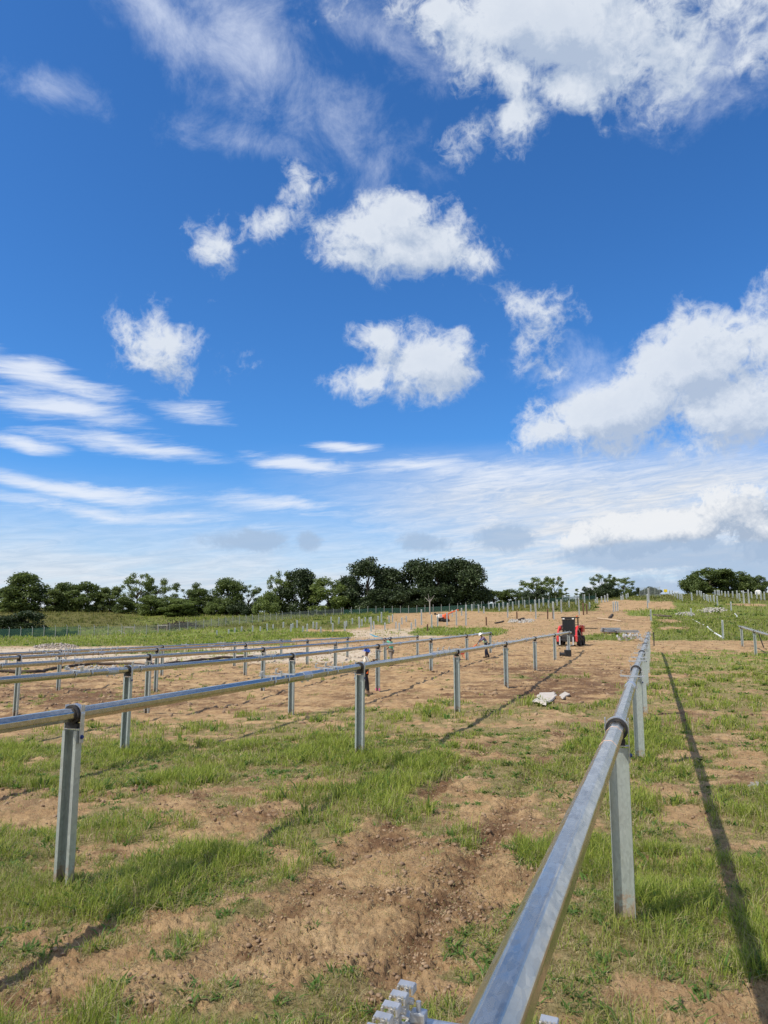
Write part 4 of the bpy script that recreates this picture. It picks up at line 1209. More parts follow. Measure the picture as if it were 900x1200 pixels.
o = MB(); o.tube([(-.9, 0, .08), (-.3, .06, .10), (.9, 0, .08)], .07, 7); o.tube([(-.2, .2, .07), (.8, .3, .09)], .05, 6); q = o.build('scrap_bar', M['dark'], None); q.location = (p.x, p.y, surf1(p.x, p.y)); setp(q, 'dark scrap bar lying on the tan soil right of the red loader', 'scrap')

# ------------------------------------------------------------------ small site objects
def on(px, py): 
    p, F = P(px, py); p.z = surf1(p.x, p.y); return p, F
def heap(pxs, pys, n, s0, s1, mat, label, cat, name, hgt, seed):
    (x0, x1), (y0, y1) = pxs, pys
    rg = np.random.default_rng(seed); X = []; Y = []; Lf = []
    for k in range(n):
        u, v = rg.uniform(-1, 1, 2)
        if u * u + v * v > 1: continue
        q, F = P((x0 + x1) / 2 + u * (x1 - x0) / 2, (y0 + y1) / 2 + v * (y1 - y0) / 2)
        X.append(q.x); Y.append(q.y); Lf.append(hgt * (1 - u * u - v * v) * rg.uniform(.3, 1))
    X = np.array(X); Y = np.array(Y)
    return rocks(name, M[mat], X, Y, rg.uniform(s0, s1, len(X)), label, cat, .8, seed, lift=np.array(Lf))
heap((38, 92), (755, 760.5), 300, .08, .28, 'gravel', 'low heap of grey pink gravel between the tall grass and the left tracker tubes', 'gravel', 'gravel_heap', .4, 41)
heap((791, 815), (717.5, 721), 170, .12, .38, 'stone', 'nearer heap of white rubble on the grassy ridge, around the lone pale pile', 'rubble', 'rubble_heap', .3, 42)
heap((817, 853), (713, 717), 220, .12, .38, 'stone', 'farther heap of white rubble on the grassy ridge behind the nearer heap', 'rubble', 'rubble_heap', .3, 43)
heap((594, 626), (726, 731), 220, .10, .34, 'stone', 'flat patch of pale rubble on the tan slope left of the red loader', 'rubble', 'rubble_heap', .15, 44)
heap((60, 150), (781, 785.5), 160, .05, .16, 'stone', 'scattered white stones along the pale strip beside the black sock', 'stones', 'scattered_stones', .05, 45)
heap((786, 794), (697, 700), 14, .2, .5, 'stone', 'few pale stones lying on the skyline by the ridge piles', 'stones', 'scattered_stones', .1, 46)

def pipe(pts, r, mat, name, label, cat, up=.0, step=None, n=8):
    W = [P(x, y)[0] for x, y in pts]
    seg = [0]
    for a, b in zip(W, W[1:]): seg.append(seg[-1] + (b - a).length)
    m = max(2, int(seg[-1] / (step or max(.4, seg[-1] / 60))))
    Q = []
    for k in range(m + 1):
        d = seg[-1] * k / m; x = float(np.interp(d, seg, [w.x for w in W])); y = float(np.interp(d, seg, [w.y for w in W]))
        Q.append(Vector((x + random.uniform(-.04, .04), y + random.uniform(-.04, .04), surf1(x, y) + up + r * .6)))
    o = MB(); o.tube([q - Q[0] for q in Q], r, n)
    ob = o.build(name, M[mat]); ob.location = Q[0]
    return setp(ob, label, cat)
pipe([(-40, 792), (0, 789), (40, 789), (70, 784), (100, 780), (150, 779), (185, 781), (215, 777), (250, 773), (300, 770), (360, 767)], .13, 'sock', 'erosion_sock', 'long dark brown erosion sock winding along the pale strip on the left', 'erosion sock')
pipe([(846, 748), (838, 743)], .09, 'tape', 'white_pipe', 'white pipe length in the grass nearest the tall lone pile', 'pipe', .05)
pipe([(836, 741.5), (829, 736)], .09, 'tape', 'white_pipe', 'middle white pipe length in the grass beyond the dirt track', 'pipe', .05)
pipe([(825, 733), (811, 727)], .05, 'tape', 'white_pipe', 'thin far white pipe length below the nearer white rubble', 'pipe', .05)
pipe([(861, 718), (864, 722.5)], .12, 'tape', 'white_pipe', 'short white pipe tilted in the grass right of the rubble', 'pipe', .1)
pipe([(701, 727), (728, 730)], .16, 'wood', 'timber_log', 'pale long log lying on the tan slope above the metal stacks', 'log', .05)
pipe([(766, 721), (786, 724.5)], .20, 'brush', 'timber_log', 'dark log lying across the soil below the grassy mound', 'log', .05)
pipe([(718, 722.5), (714, 726)], .22, 'bark', 'timber_log', 'short dark log end on, left of the trio of piles', 'log', .05)
pipe([(580, 731), (590, 728.5)], .16, 'bark', 'timber_log', 'dark branch on the tan slope left of the pale rubble', 'log', .05)
pipe([(608, 729), (614, 727.5)], .2, 'bark', 'timber_log', 'dark branch lying on top of the pale rubble patch', 'log', .25)

# frames, brush and shed by the left fence
def at_fence(px, F): 
    p = PF(px, F); p.z = surf1(p.x, p.y); return p
for px, lab in ((151, 'left of two pale timber frames by the left fence'), (190, 'right of two pale timber frames by the left fence')):
    p = at_fence(px, 190); r_ = empty('wooden_trestle', p, YAW, label=lab, cat='timber frame', group='timber frames by the fence')
    b = MB(); b.box((0, 0, 1.55), (2.6, .16, .22)); b.build('top_rail', M['cement'], r_)
    for s in (-1, 1): b = MB(); b.box((s * 1.15, 0, .75), (.16, .16, 1.5)); b.build('leg', M['wood'], r_)
p = at_fence(146, 182); b = MB(); b.box((0, 0, .55), (3.2, .14, .14), rot=(0, .42, 0)); o = b.build('leaning_plank', M['cement']); o.location = p; o.rotation_euler = (0, 0, YAW); setp(o, 'pale plank slanting down in the grass before the left timber frame', 'plank')
def brush_pile():
    rg = np.random.default_rng(9); p = at_fence(211, 200)
    m = MB()
    for k in range(420):
        u = rg.uniform(-1, 1); v = rg.uniform(-1, 1); h = 2.0 * (1 - u * u) * (1 - v * v) * rg.uniform(0, 1)
        c = Vector((u * 5.5, v * 2.5, h)); d = Vector(rg.normal(size=3)); d.z *= .5; d.normalize(); L = rg.uniform(.6, 1.7)
        m.tube([c - d * L, c + d * L], rg.uniform(.03, .10), 4, cap=False)
    o = m.build('brush_pile', M['brush']); o.location = p; o.rotation_euler = (0, 0, YAW); setp(o, 'long heap of dead brown brushwood in the left field below the trees', 'brushwood')
brush_pile()
p = at_fence(11, 183); r_ = empty('field_shed', p, YAW + .2, label='small pale shed half hidden between the dark evergreen shrubs at the left edge', cat='shed')
b = MB(); b.box((0, 0, 1.3), (3.0, 2.6, 2.6)); b.build('wall', M['cement'], r_)
b = MB(); b.box((0, -.75, 2.8), (3.3, 1.6, .08), rot=(.28, 0, 0)); b.box((0, .75, 2.8), (3.3, 1.6, .08), rot=(-.28, 0, 0)); b.build('roof', M['white'], r_)
b = MB(); b.box((-.6, -1.31, 1.0), (.9, .04, 2.0)); b.build('door', M['wood'], r_)

p, F = on(766.5, 757.5); b = MB(); b.tube([(0, 0, -.2), (.02, 0, 1.0)], .045, 8); b.tube([(.02, 0, 1.0), (.02, 0, 1.12)], .06, 8); o = b.build('black_stake', M['black']); o.location = p; setp(o, 'short black stake upright on the dirt track at the end of the nearest tube', 'stake')
p, F = on(896, 761); b = MB(); b.tube([(0, 0, -.1), (-.42, 0, 1.45)], .045, 8); b.tube([(-.40, 0, 1.38), (-.44, 0, 1.52)], .065, 8); o = b.build('black_stake', M['black']); o.location = p; setp(o, 'long black stake leaning under the short tube at the right edge', 'stake')
p = PF(782.5, 268); p.z = surf1(p.x, p.y); r_ = empty('marker_post', p, YAW, label='small yellow marker board on the skyline beside the receding ridge piles', cat='marker')
b = MB(); b.box((0, 0, 1.8), (1.2, .08, 1.0), bev=.02); b.build('board', M['yellow'], r_); b = MB(); b.tube([(0, .06, -.2), (0, .06, 1.5)], .06, 6); b.build('post', M['fencepost'], r_)
p = PF(891.5, 262); p.z = surf1(p.x, p.y); b = MB(); b.box((0, 0, .9), (1.7, 1.4, 1.4), bev=.08); b.box((0, 0, 1.7), (1.2, 1.0, .3), bev=.05); o = b.build('white_tank', M['white']); o.location = p; setp(o, 'small white tank between the ridge piles near the right edge', 'tank')
p = PF(504, 215); p.z = surf1(p.x, p.y); b = MB(); b.tube([(0, 0, -.3), (0, 0, 3.6)], .22, 7, r2=.15)
for dx, dz in ((-1.5, 1.5), (1.3, 1.9), (-.5, 2.2), (.5, 1.5)): b.tube([(0, 0, 3.3), (dx * .5, 0, 3.3 + dz * .45), (dx, .1, 3.3 + dz)], .11, 5, r2=.04)
o = b.build('bare_snag', M['palebark']); o.location = p; setp(o, 'pale bare forked trunk in front of the dark trees, left of the orange machine', 'dead tree')

def slab(pts, mat, name, label, cat, th, kind=None):
    W = [P(x, y)[0] for x, y in pts]; z = (max(surf1(w.x, w.y) for w in W) * .75 + min(surf1(w.x, w.y) for w in W) * .25) if kind is None else min(surf1(w.x, w.y) for w in W) + .01
    c = sum(W, Vector()) / len(W); n = len(W); D = []
    m = 40
    for k in range(m):
        u = k / m * n; i = int(u); f = u - i
        q = W[i % n].lerp(W[(i + 1) % n], f); q = c + (q - c) * (.80 + .4 * vn1(q.x * 2.2, q.y * 2.2)); D.append(q)
    vs = [(q.x - c.x, q.y - c.y, 0) for q in D] + [((q.x - c.x) * .93, (q.y - c.y) * .93, th) for q in D] + [(0, 0, th * 1.1)]
    fs = [[k, (k + 1) % m, m + (k + 1) % m, m + k] for k in range(m)] + [[m + k, m + (k + 1) % m, 2 * m] for k in range(m)]
    o = MB(); o.add(vs, fs); ob = o.build(name, M[mat]); ob.location = (c.x, c.y, z)
    return setp(ob, label, cat, kind=kind)
def vn1(x, y): return float(vnoise(np.array([x]), np.array([y]), 9)[0])
slab([(625, 826), (632, 814), (650, 812), (652, 818), (640, 828)], 'cement', 'cement_spill', 'pale dried cement spill in the muddy brown soil between the two nearest tubes', 'cement spill', .05)
slab([(655, 818), (662, 812), (668, 815), (660, 821)], 'cement', 'cement_spill', 'smaller broken piece of pale cement right of the larger spill', 'cement spill', .04)
mw, tw, bw = new_mat('puddle_water'); bw.inputs['Base Color'].default_value = (.20, .16, .12, 1); bw.inputs['Roughness'].default_value = .04; M['puddle'] = mw
slab([(876, 921), (880, 915), (890, 916), (892, 922), (884, 925)], 'puddle', 'puddle', 'small shallow puddle reflecting the sky in the brown soil at right', 'puddle', .012, kind='structure')
slab([(896, 918), (899, 913), (905, 916), (903, 921)], 'puddle', 'puddle', 'tiny puddle cut by the right edge of the view', 'puddle', .012, kind='structure')

# ------------------------------------------------------------------ people
def skinned(verts, edges, radii, name, mat, parent, sub=1, root=0):
    me = bpy.data.meshes.new(name + '_base'); me.from_pydata([tuple(v) for v in verts], edges, []); me.update()
    ob = bpy.data.objects.new(name, me); link(ob)
    md = ob.modifiers.new('s', 'SKIN'); md.use_smooth_shade = True
    sv = me.skin_vertices[0].data
    for i, r in enumerate(radii):
        r = r if isinstance(r, tuple) else (r, r)
        sv[i].radius = r; sv[i].use_root = (i == root)
    sb = ob.modifiers.new('b', 'SUBSURF'); sb.levels = sub; sb.render_levels = sub
    dg = bpy.context.evaluated_depsgraph_get(); dg.update()
    m2 = bpy.data.meshes.new_from_object(ob.evaluated_get(dg))
    bpy.data.objects.remove(ob); bpy.data.meshes.remove(me)
    m2.name = name; m2.materials.clear(); m2.materials.append(mat)
    m2.polygons.foreach_set('use_smooth', [True] * len(m2.polygons))
    o = bpy.data.objects.new(name, m2); link(o)
    if parent: o.parent = parent
    return o

def person(loc, rz, label, J, shirt, trousers, hat, boots, vest=None, held=None):
    """J: joint positions, facing +x, y to the figure's left"""
    root = empty('person', loc, rz, label=label, cat='person')
    V = []; E = []; Rr = []
    def add(p, r, par=None):
        V.append(Vector(p)); Rr.append(r)
        if par is not None: E.append((par, len(V) - 1))
        return len(V) - 1
    pel = add(J['pelvis'], (.14, .11)); sp = add(J['spine'], (.13, .10), pel); ch = add(J['chest'], (.16, .11), sp)
    nk = add(J['neck'], .055, ch); jw = add(J['jaw'], (.060, .062), nk); hd = add(J['head'], (.078, .092), jw); tp = add(J['top'], (.055, .065), hd)
    hv = (Vector(J['head']) - Vector(J['neck'])).normalized(); face = Vector(J.get('face', (1, 0, 0)))
    add(Vector(J['head']) + face * .10 - hv * .02, .014, hd)           # nose
    for s, t in ((1, 'l'), (-1, 'r')):
        add(Vector(J['head']) + Vector((0, s * .092, -.01)), .018, hd)  # ear
        sh = add(J['sh' + t], .062, ch); el = add(J['el' + t], .045, sh); wr = add(J['wr' + t], .030, el)
        d = (Vector(J['wr' + t]) - Vector(J['el' + t])).normalized()
        side = d.cross(Vector((0, 0, 1)));  side = side.normalized() if side.length > .1 else Vector((0, 1, 0))
        up = side.cross(d)
        pm_ = add(Vector(J['wr' + t]) + d * .06, (.036, .018), wr)
        for q, ln in zip((-1.5, -.5, .5, 1.5), (.062, .075, .078, .065)):
            f1 = add(V[pm_] + side * q * .019 + d * .045, .0095, pm_)
            f2 = add(V[f1] + d * ln * .6 - up * .02, .0085, f1)
            add(V[f2] + d * ln * .25 - up * .035, .0075, f2)
        th = add(V[pm_] - d * .02 + side * .045 * s, .011, pm_); add(V[th] + d * .04 + side * .012 * s, .009, th)
        hp = add(J['hp' + t], .092, pel); kn = add(J['kn' + t], .062, hp); an = add(J['an' + t], .042, kn)
        fo = add(Vector(J['an' + t]) + Vector((.05, 0, -.055)), .040, an); add(Vector(J['an' + t]) + Vector((.17, 0, -.065)), .032, fo)
    skinned(V, E, Rr, 'body', M['skin'], root)
    def garment(name, keys, edges, radii, mat):
        skinned([Vector(J[k]) for k in keys], edges, radii, name, M[mat], root)
    garment('shirt', ['pelvis', 'spine', 'chest', 'shl', 'shr', 'ell', 'elr'], [(0, 1), (1, 2), (2, 3), (2, 4), (3, 5), (4, 6)],
            [(.155, .135), (.150, .125), (.180, .135), .085, .085, .066, .066], shirt)
    keys = ['pelvis', 'hpl', 'knl', 'anl', 'hpr', 'knr', 'anr']
    garment('trousers', keys, [(0, 1), (1, 2), (2, 3), (0, 4), (4, 5), (5, 6)], [(.150, .135), .115, .085, .070, .115, .085, .070], trousers)
    if vest:
        vv = [Vector(J['pelvis']) * .55 + Vector(J['spine']) * .45, Vector(J['spine']), Vector(J['chest'])]
        skinned(vv, [(0, 1), (1, 2)], [(.165, .148), (.170, .145), (.185, .150)], 'vest', M[vest], root)
    for t in 'lr':
        a = Vector(J['an' + t]); b = MB()
        b.box(a + Vector((.065, 0, -.055)), (.28, .105, .08), bev=.03); b.tube([a + Vector((0, 0, -.06)), a + Vector((0, 0, .08))], .062, 10)
        b.build('boot', M[boots], root)
    h = MB(); c = Vector(J['head']); q = hv.to_track_quat('Z', 'X').to_matrix().to_4x4()
    n = 20; vs = []; fs = []
    prof = [(.150, .018), (.150, .030), (.122, .035), (.118, .075), (.098, .112), (.055, .138), (.0, .146)]
    for rr, zz in prof[:-1]:
        for k in range(n):
            a = 2 * PI * k / n; ex = (.05 * max(0, math.cos(a)) if rr > .14 else 0)
            vs.append((math.cos(a) * (rr + ex) * 1.02, math.sin(a) * rr * .88, zz))
    vs.append((0, 0, prof[-1][1])); m = len(prof) - 1
    for i in range(m - 1):
        for k in range(n): fs.append([i * n + k, i * n + (k + 1) % n, (i + 1) * n + (k + 1) % n, (i + 1) * n + k])
    for k in range(n): fs.append([(m - 1) * n + k, (m - 1) * n + (k + 1) % n, m * n])
    h.add(vs, fs, True, Matrix.Translation(c) @ Euler((0, 0, math.atan2(face.y, face.x))).to_matrix().to_4x4() @ q)
    h.build('hard_hat', M[hat], root)
    return root

# first worker: side on, facing right along the third row, hands up at the tube
p, _ = on(427.5, 812); p = PF(427.5, 33.0); p.z = surf1(p.x, p.y) + .03
J1 = dict(pelvis=(0, 0, .93), spine=(.01, 0, 1.12), chest=(.03, 0, 1.36), neck=(.06, 0, 1.50), jaw=(.08, 0, 1.56), head=(.085, 0, 1.635), top=(.085, 0, 1.70),
          shl=(.03, .18, 1.42), shr=(.03, -.18, 1.42), ell=(.20, .20, 1.20), elr=(.17, -.22, 1.18), wrl=(.42, .14, 1.32), wrr=(.40, -.16, 1.26),
          hpl=(0, .10, .88), hpr=(0, -.10, .88), knl=(.10, .11, .49), knr=(.00, -.11, .49), anl=(.14, .12, .09), anr=(-.06, -.12, .09), face=(1, 0, -.1))
w1 = person(p, YAW + .1, 'worker in a blue hard hat and cream shirt, facing right beside a tube post', J1, 'cream', 'trouser', 'hatblue', 'brownboot', vest='grey')
b = MB(); b.tube([(0, -.17, .93), (0, .17, .93)], .01, 6); ring = []
m = MB(); n = 20; vs = []; fs = []
for k in range(n):
    a = 2 * PI * k / n
    for zz in (.92, .97): vs.append((math.cos(a) * .165, math.sin(a) * .185, zz))
for k in range(n): fs.append([2 * k, 2 * ((k + 1) % n), 2 * ((k + 1) % n) + 1, 2 * k + 1])
m.add(vs, fs, True)
for y in (-.16, .14): m.box((.08, y, .87), (.10, .06, .12), bev=.02)
m.build('tool_belt', M['hivis'], w1)
w1.scale = (1.07, 1.07, 1.07)

# second worker: arm raised over the fourth row
p = PF(458.5, 48.5); p.z = surf1(p.x, p.y) + .02
J2 = dict(pelvis=(0, 0, .92), spine=(0, 0, 1.12), chest=(.02, 0, 1.36), neck=(.04, 0, 1.50), jaw=(.06, 0, 1.56), head=(.065, 0, 1.635), top=(.06, 0, 1.70),
          shl=(.02, .18, 1.43), shr=(.02, -.18, 1.43), ell=(.24, .20, 1.52), elr=(.16, -.24, 1.18), wrl=(.46, .14, 1.66), wrr=(.34, -.20, 1.05),
          hpl=(0, .10, .88), hpr=(0, -.10, .88), knl=(-.02, .11, .49), knr=(.05, -.11, .49), anl=(-.08, .12, .09), anr=(.06, -.12, .09), face=(1, 0, .1))
w2 = person(p, YAW + PI - .35, 'worker in green shirt reaching up left with a teal cover', J2, 'green', 'khaki', 'hatdark', 'boot')
sh = MB()
vs = [(0, -.04, 0), (0, .04, 0), (.25, .10, .10), (.25, -.10, .08), (.55, .16, .12), (.55, -.12, .16), (.90, .10, .30), (.90, -.10, .28)]
sh.add(vs + [(x, y, z - .02) for x, y, z in vs], [[0, 1, 2, 3], [3, 2, 4, 5], [5, 4, 6, 7], [8, 11, 10, 9], [11, 13, 12, 10], [13, 15, 14, 12], [0, 3, 11, 8], [3, 5, 13, 11], [5, 7, 15, 13], [1, 9, 10, 2], [2, 10, 12, 4], [4, 12, 14, 6], [6, 14, 15, 7]])
o = sh.build('teal_cover', M['teal']); d_ = Matrix.Rotation(YAW + PI - .35, 4, 'Z') @ Vector((.48, .12, 1.68)); o.location = p + d_; o.rotation_euler = (0, 0, YAW + PI - .35)
setp(o, 'teal flat cover held up by the worker in green', 'cover')

# third worker: bending to the left over an orange tool
p = PF(569.5, 53.0); p.z = surf1(p.x, p.y) + .02
J3 = dict(pelvis=(-.05, 0, .90), spine=(.06, 0, 1.08), chest=(.20, 0, 1.29), neck=(.30, 0, 1.41), jaw=(.35, 0, 1.46), head=(.38, 0, 1.53), top=(.40, 0, 1.59),
          shl=(.22, .18, 1.34), shr=(.22, -.18, 1.34), ell=(.40, .22, 1.12), elr=(.42, -.20, 1.10), wrl=(.60, .12, .98), wrr=(.62, -.06, .92),
          hpl=(-.04, .10, .86), hpr=(-.04, -.10, .86), knl=(.08, .12, .48), knr=(-.04, -.12, .48), anl=(.08, .14, .09), anr=(-.18, -.14, .09), face=(.8, 0, -.6))
w3 = person(p, YAW + PI + .15, 'worker in white hard hat bending over an orange tool', J3, 'purple', 'navy', 'hatwhite', 'boot', vest='lime')
tl = MB(); tl.tube([(0, 0, 0), (.55, 0, -.42), (1.15, 0, -.72)], .028, 8)
o = empty('auger_tool', p + Matrix.Rotation(YAW + PI + .15, 3, 'Z') @ Vector((.62, .0, .93)), YAW + PI + .15, label='orange long handled tool on a red stand held by the bending worker', cat='tool')
tl.build('handle', M['orange'], o)
b = MB(); b.box((1.25, 0, -.62), (.55, .40, .18), bev=.04); b.box((1.45, 0, -.5), (.18, .3, .12), bev=.03); b.build('motor_head', M['red'], o)
for s, t in ((-1, 1.05), (1, 1.05), (-1, 1.5), (1, 1.5)):
    b = MB(); b.tube([(t, s * .15, -.7), (t + (t - 1.27) * .5, s * .25, -.96)], .02, 6); b.build('leg', M['orange'], o)

# ------------------------------------------------------------------ sky
SUN = Vector((-1.05, -1.0, 1.75)).normalized()
el_s = math.asin(SUN.z); rot_s = math.atan2(SUN.x, SUN.y)
def build_world():
    w = bpy.data.worlds.new('World'); bpy.context.scene.world = w; w.use_nodes = True
    nt = w.node_tree; nt.nodes.clear(); t = NT(nt)
    sky = t.n('ShaderNodeTexSky'); sky.sky_type = 'NISHITA'; sky.sun_disc = False
    sky.sun_elevation = el_s; sky.sun_rotation = rot_s; sky.altitude = 600; sky.air_density = 1.0; sky.dust_density = .6; sky.ozone_density = 3.0
    D = t.n('ShaderNodeTexCoord').outputs['Generated']
    sx = t.n('ShaderNodeSeparateXYZ'); t.l(D, sx.inputs[0]); X, Y, Z = sx.outputs
    lat = t.math('ADD', t.math('MULTIPLY', X, cy_), t.math('MULTIPLY', Y, sy_))
    fw = t.math('ADD', t.math('MULTIPLY', X, -sy_), t.math('MULTIPLY', Y, cy_))
    az = t.math('MULTIPLY', t.math('ARCTAN2', lat, fw), 57.29578)
    el = t.math('MULTIPLY', t.math('ARCSINE', Z), 57.29578)
    cb = t.n('ShaderNodeCombineXYZ')
    t.put(cb.inputs[0], t.math('MULTIPLY_ADD', az, .05, t.math('MULTIPLY', el, .0044))); t.put(cb.inputs[1], t.math('MULTIPLY_ADD', az, -.031, t.math('MULTIPLY', el, .36)))
    SV = cb.outputs[0]
    def ang(px, py):
        a, s = ray(px, py); return math.degrees(math.atan(a)), math.degrees(math.atan(s / math.hypot(1, a)))
    def noisef(vec, scale, detail=3.0, rough=.5, dist=0.0, typ='3D'):
        return t.noise(vec, scale, detail, rough, dist)
    def warp(ae, vec, scale, amp, detail=3, o=(0, 0)):
        n1 = t.noise(vec, scale, detail); n2 = t.noise(vec, scale * 1.173 + .37, detail)
        a_ = t.math('ADD', ae[0], t.math('MULTIPLY_ADD', n1, amp, -.5 * amp + o[0])); e_ = t.math('ADD', ae[1], t.math('MULTIPLY_ADD', n2, amp, -.5 * amp + o[1]))
        return a_, e_
    def mask(ae, ells):
        acc = None
        for e in ells:
            cx, cy, rx, ry, rot = e[:5]; st = e[5] if len(e) > 5 else 1.0
            a0, e0 = ang(cx, cy); a1 = ang(cx + rx, cy)[0]; a2 = ang(cx - rx, cy)[0]; e1 = ang(cx, cy - ry)[1]; e2 = ang(cx, cy + ry)[1]
            ra = (a1 - a2) / 2; re = (e1 - e2) / 2; th = R(-rot); c, s_ = math.cos(th), math.sin(th)
            p = t.math('MULTIPLY_ADD', ae[0], c / ra, -(a0 * c + e0 * s_) / ra); p = t.math('MULTIPLY_ADD', ae[1], s_ / ra, p)
            q = t.math('MULTIPLY_ADD', ae[0], -s_ / re, (a0 * s_ - e0 * c) / re); q = t.math('MULTIPLY_ADD', ae[1], c / re, q)
            d2 = t.math('SQRT', t.math('MULTIPLY_ADD', p, p, t.math('MULTIPLY', q, q)))
            v = t.math('MULTIPLY_ADD', d2, -st, st)
            acc = v if acc is None else t.math('SMOOTH_MAX', acc, v, .12)
        return acc
    W = lambda x, y, z: rgb((x, y, z))
    # clear sky, deepened towards the zenith as on the day
    base = t.n('ShaderNodeHueSaturation'); t.l(sky.outputs[0], base.inputs['Color']); base.inputs['Saturation'].default_value = 1.12; base.inputs['Value'].default_value = 1.0
    col = t.mix(1.0, base.outputs[0], rgb(SKYMUL), 'MULTIPLY')
    # ---- high thin veils and streaks
    AE = (az, el)
    sn = t.noise(SV, 1.5, 7, .62, .8); sn2 = t.noise(SV, 6.0, 9, .72, .9)
    ms = mask(warp(AE, D, 6, 2.5), STREAKS)
    a1_ = t.mr(t.math('ADD', t.math('MULTIPLY_ADD', sn, 1.7, ms), t.math('MULTIPLY', sn2, .9)), 1.34, 2.30, 0, .86, True)
    mv = mask(warp(AE, D, 3, 6), VEIL)
    vn = t.noise(D, 13, 10, .68, .35)
    a2_ = t.mr(t.math('MULTIPLY_ADD', vn, 2.2, mv), 1.02, 2.5, 0, .72, True)
    hb = t.mr(el, 1.5, 12.0, 1.0, .0, True)
    hb = t.math('MULTIPLY', hb, t.mr(sn, .3, .6, .68, 1.0))
    hr = t.math('MULTIPLY', t.math('MULTIPLY', t.mr(az, -14, 12, 0, 1, True), t.mr(el, 9.5, 14.0, 1, 0, True)), t.mr(t.math('ADD', sn, sn2), .8, 1.15, .72, 1.0))
    ah = t.math('MAXIMUM', hb, hr, clamp=True)
    col = t.mix(ah, col, t.mix(t.mr(sn2, .38, .62), rgb(HAZEC), rgb((8.0, 8.3, 8.8))))
    col = t.mix(a2_, col, rgb((8.6, 9.2, 10.4)))
    col = t.mix(a1_, col, rgb((8.4, 8.9, 9.8)))
    # ---- cumulus: density with soft lobes, lit from upper left, grey beneath
    def cumulus(vec, ells, amp=2.5, sc=15.0, wp=3.4, o=(0, 0), fine=.75):
        m_ = mask(warp(AE, vec, 5, wp, 5, o), ells)
        f = t.noise(vec, sc, 12, .56, .35); g = t.noise(vec, sc * 3.0, 8, .64, .4)
        bil = t.math('ABSOLUTE', t.math('SUBTRACT', g, .5))
        d = t.math('ADD', m_, t.math('MULTIPLY_ADD', f, amp, -.5 * amp))
        return t.math('MULTIPLY_ADD', bil, -fine * 2.2, d)
    off = t.vmath('ADD', D, tuple(Vector((-cy_, -sy_, 0)) * .014 + Vector((0, 0, .028))))
    oa = (-.8, 1.6)
    d0 = cumulus(D, CUM); d1 = cumulus(off, CUM, o=oa)
    al = t.mr(d0, -.16, .62, 0, 1, True)
    lit = t.mr(t.math('SUBTRACT', d0, d1), -.42, .40, 0, 1)
    lit = t.math('MULTIPLY', lit, t.mr(d0, .25, 1.5, 1.0, .68))
    sh = t.mix(lit, rgb((4.6, 5.5, 7.0)), rgb((7.9, 8.4, 9.1)))
    col = t.mix(t.math('MULTIPLY', al, .95), col, sh)
    e0 = cumulus(D, LOW, 1.7, 18.0, 1.4); e1 = cumulus(off, LOW, 1.7, 18.0, 1.4, oa)
    lt2 = t.mr(t.math('SUBTRACT', e0, e1), -.05, .75, 0, 1)
    sh2 = t.mix(lt2, rgb((3.9, 4.8, 6.2)), rgb((8.6, 8.8, 9.1)))
    col = t.mix(t.mr(e0, .02, .30, 0, .93, True), col, sh2)
    g0 = cumulus(D, GREY, 1.6, 18.0, 1.6)
    col = t.mix(t.mr(g0, .0, .7, 0, .8, True), col, rgb((3.9, 5.2, 7.1)))
    # unseen bright cloud added overhead and behind the viewpoint to fill the shadows
    fill_cloud = t.math('MAXIMUM', t.mr(t.math('ABSOLUTE', az), 48, 85, 0, 1, True), t.mr(el, 50, 68, 0, 1, True))
    fill_cloud = t.math('MULTIPLY', fill_cloud, t.mr(t.noise(D, 2.6, 7, .6, .3), .42, .58, .1, .8, True))
    fill_cloud = t.math('MULTIPLY', fill_cloud, t.mr(el, -3, 6, 0, 1))
    col = t.mix(fill_cloud, col, rgb((9.5, 9.7, 10.0)))
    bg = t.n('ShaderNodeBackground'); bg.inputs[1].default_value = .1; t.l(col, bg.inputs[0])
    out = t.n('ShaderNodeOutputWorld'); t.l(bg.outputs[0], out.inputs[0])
    w.cycles.sampling_method = 'MANUAL'; w.cycles.sample_map_resolution = 512
SKYMUL = (.66, 1.20, 1.66)
HAZEC = (6.3, 6.9, 7.8)
CUM = [(475, 285, 100, 48, 5, 1.15), (470, 245, 50, 30, 0), (550, 300, 50, 36, 15), (420, 295, 50, 30, 0), (600, 345, 62, 32, 25, .62), (618, 390, 30, 52, 0, .42),
       (366, 224, 42, 34, -30, .68), (318, 262, 56, 20, -20, .48), (268, 282, 40, 26, -15, .45),
       (495, 425, 82, 50, 10, 1.35), (425, 445, 50, 24, -8), (445, 395, 46, 22, 5, .8), (475, 430, 50, 40, 0, 1.2), (530, 435, 45, 36, 0, .9),
       (200, 405, 68, 38, -5, .66), (165, 390, 40, 16, 0, .4),
       (810, 425, 140, 62, -24, 1.5), (735, 478, 120, 50, -12, 1.4), (860, 478, 120, 60, -5, 1.4), (650, 505, 50, 26, -10, .7), (920, 400, 100, 60, 0), (660, 440, 34, 26, 0, .45),
       (660, 20, 210, 95, 5, 1.5), (570, 75, 110, 60, 25, .9), (700, 90, 120, 50, -5, .9), (610, 135, 110, 34, -5, .6), (820, 40, 160, 80, -10, .9), (500, 10, 120, 60, 10, .7)]
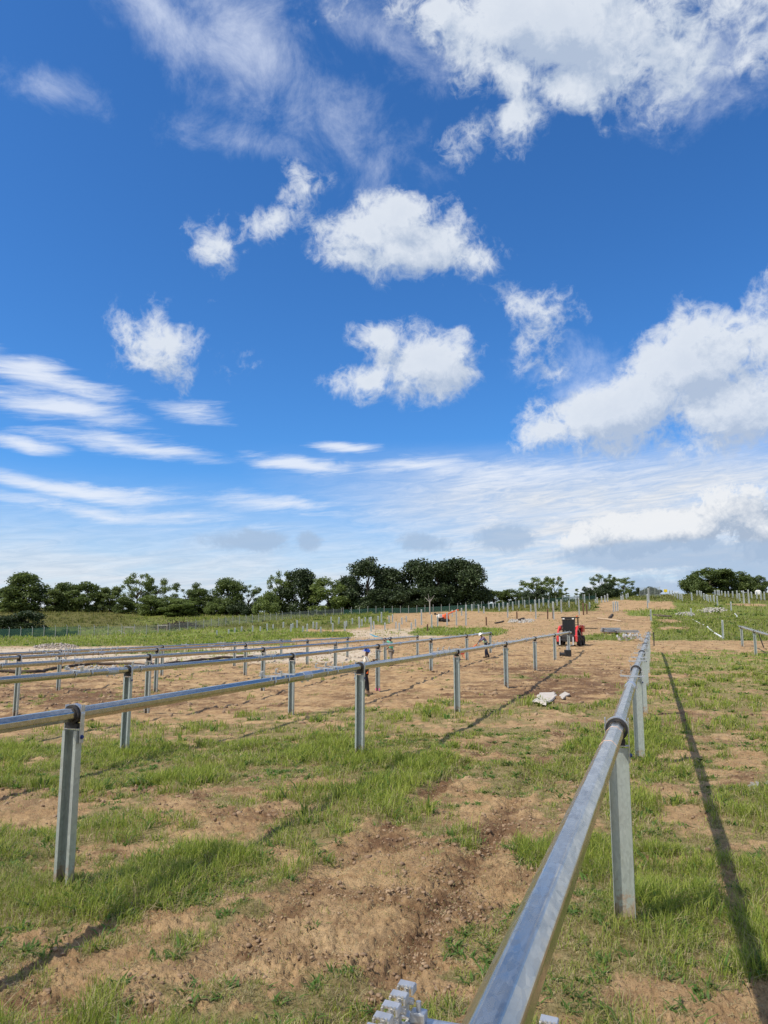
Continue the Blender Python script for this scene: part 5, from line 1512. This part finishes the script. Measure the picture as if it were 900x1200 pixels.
LOW = [(780, 620, 130, 34, -5, 1.2), (850, 602, 90, 34, -8), (690, 634, 60, 20, 0, .9), (905, 620, 80, 40, 0, 1.1)]
GREY = [(285, 637, 76, 16, 0, 1.2), (775, 648, 170, 22, 1, 2.2), (592, 630, 56, 20, 0, 1.4), (495, 635, 36, 16, 0, 1.4), (361, 636, 24, 14, 0, 1.4), (860, 668, 130, 24, 0, 1.3), (800, 684, 150, 20, 0, 1.0)]
STREAKS = [(40, 440, 120, 22, 8), (70, 478, 150, 22, 7), (230, 485, 60, 18, 5, .8), (30, 517, 60, 14, 5), (160, 525, 150, 16, 6), (350, 545, 90, 13, 4), (400, 525, 60, 8, 3), (500, 550, 110, 13, 1, .8),
           (80, 572, 170, 16, 4), (120, 600, 240, 14, 3, .7), (330, 590, 160, 14, 2, .6), (620, 560, 160, 24, -3, .6)]
VEIL = [(310, 60, 230, 95, 30, .8), (200, 10, 150, 60, 20, .8), (440, 30, 120, 60, 10, .8), (60, 98, 90, 34, -5, .7), (420, 130, 90, 60, 30, .5), (850, 80, 120, 60, -10, .8), (300, 165, 90, 30, 5, .5), (680, 440, 80, 50, 0, .5)]
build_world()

sun = bpy.data.lights.new('sun', 'SUN'); sun.energy = 4.8; sun.angle = R(.6); sun.color = (1.0, .93, .81)
so = bpy.data.objects.new('sun', sun); link(so); so.rotation_euler = SUN.to_track_quat('Z', 'Y').to_euler(); so.location = (0, 0, 50)

cam = bpy.data.cameras.new('camera'); co = bpy.data.objects.new('camera', cam); link(co)
cam.sensor_fit = 'VERTICAL'; cam.sensor_height = 24.0; cam.lens = 24.0 * 900 / 1200
cam.clip_start = .05; cam.clip_end = 9000
co.location = (0, 0, H); co.rotation_euler = Euler((PI / 2 + PITCH, 0, YAW), 'XYZ')
sc = bpy.context.scene; sc.camera = co
sc.view_settings.view_transform = 'Standard'; sc.view_settings.look = 'None'; sc.view_settings.exposure = 0; sc.view_settings.gamma = 1
sc.cycles.max_bounces = 6; sc.cycles.transparent_max_bounces = 24; sc.cycles.use_denoising = True
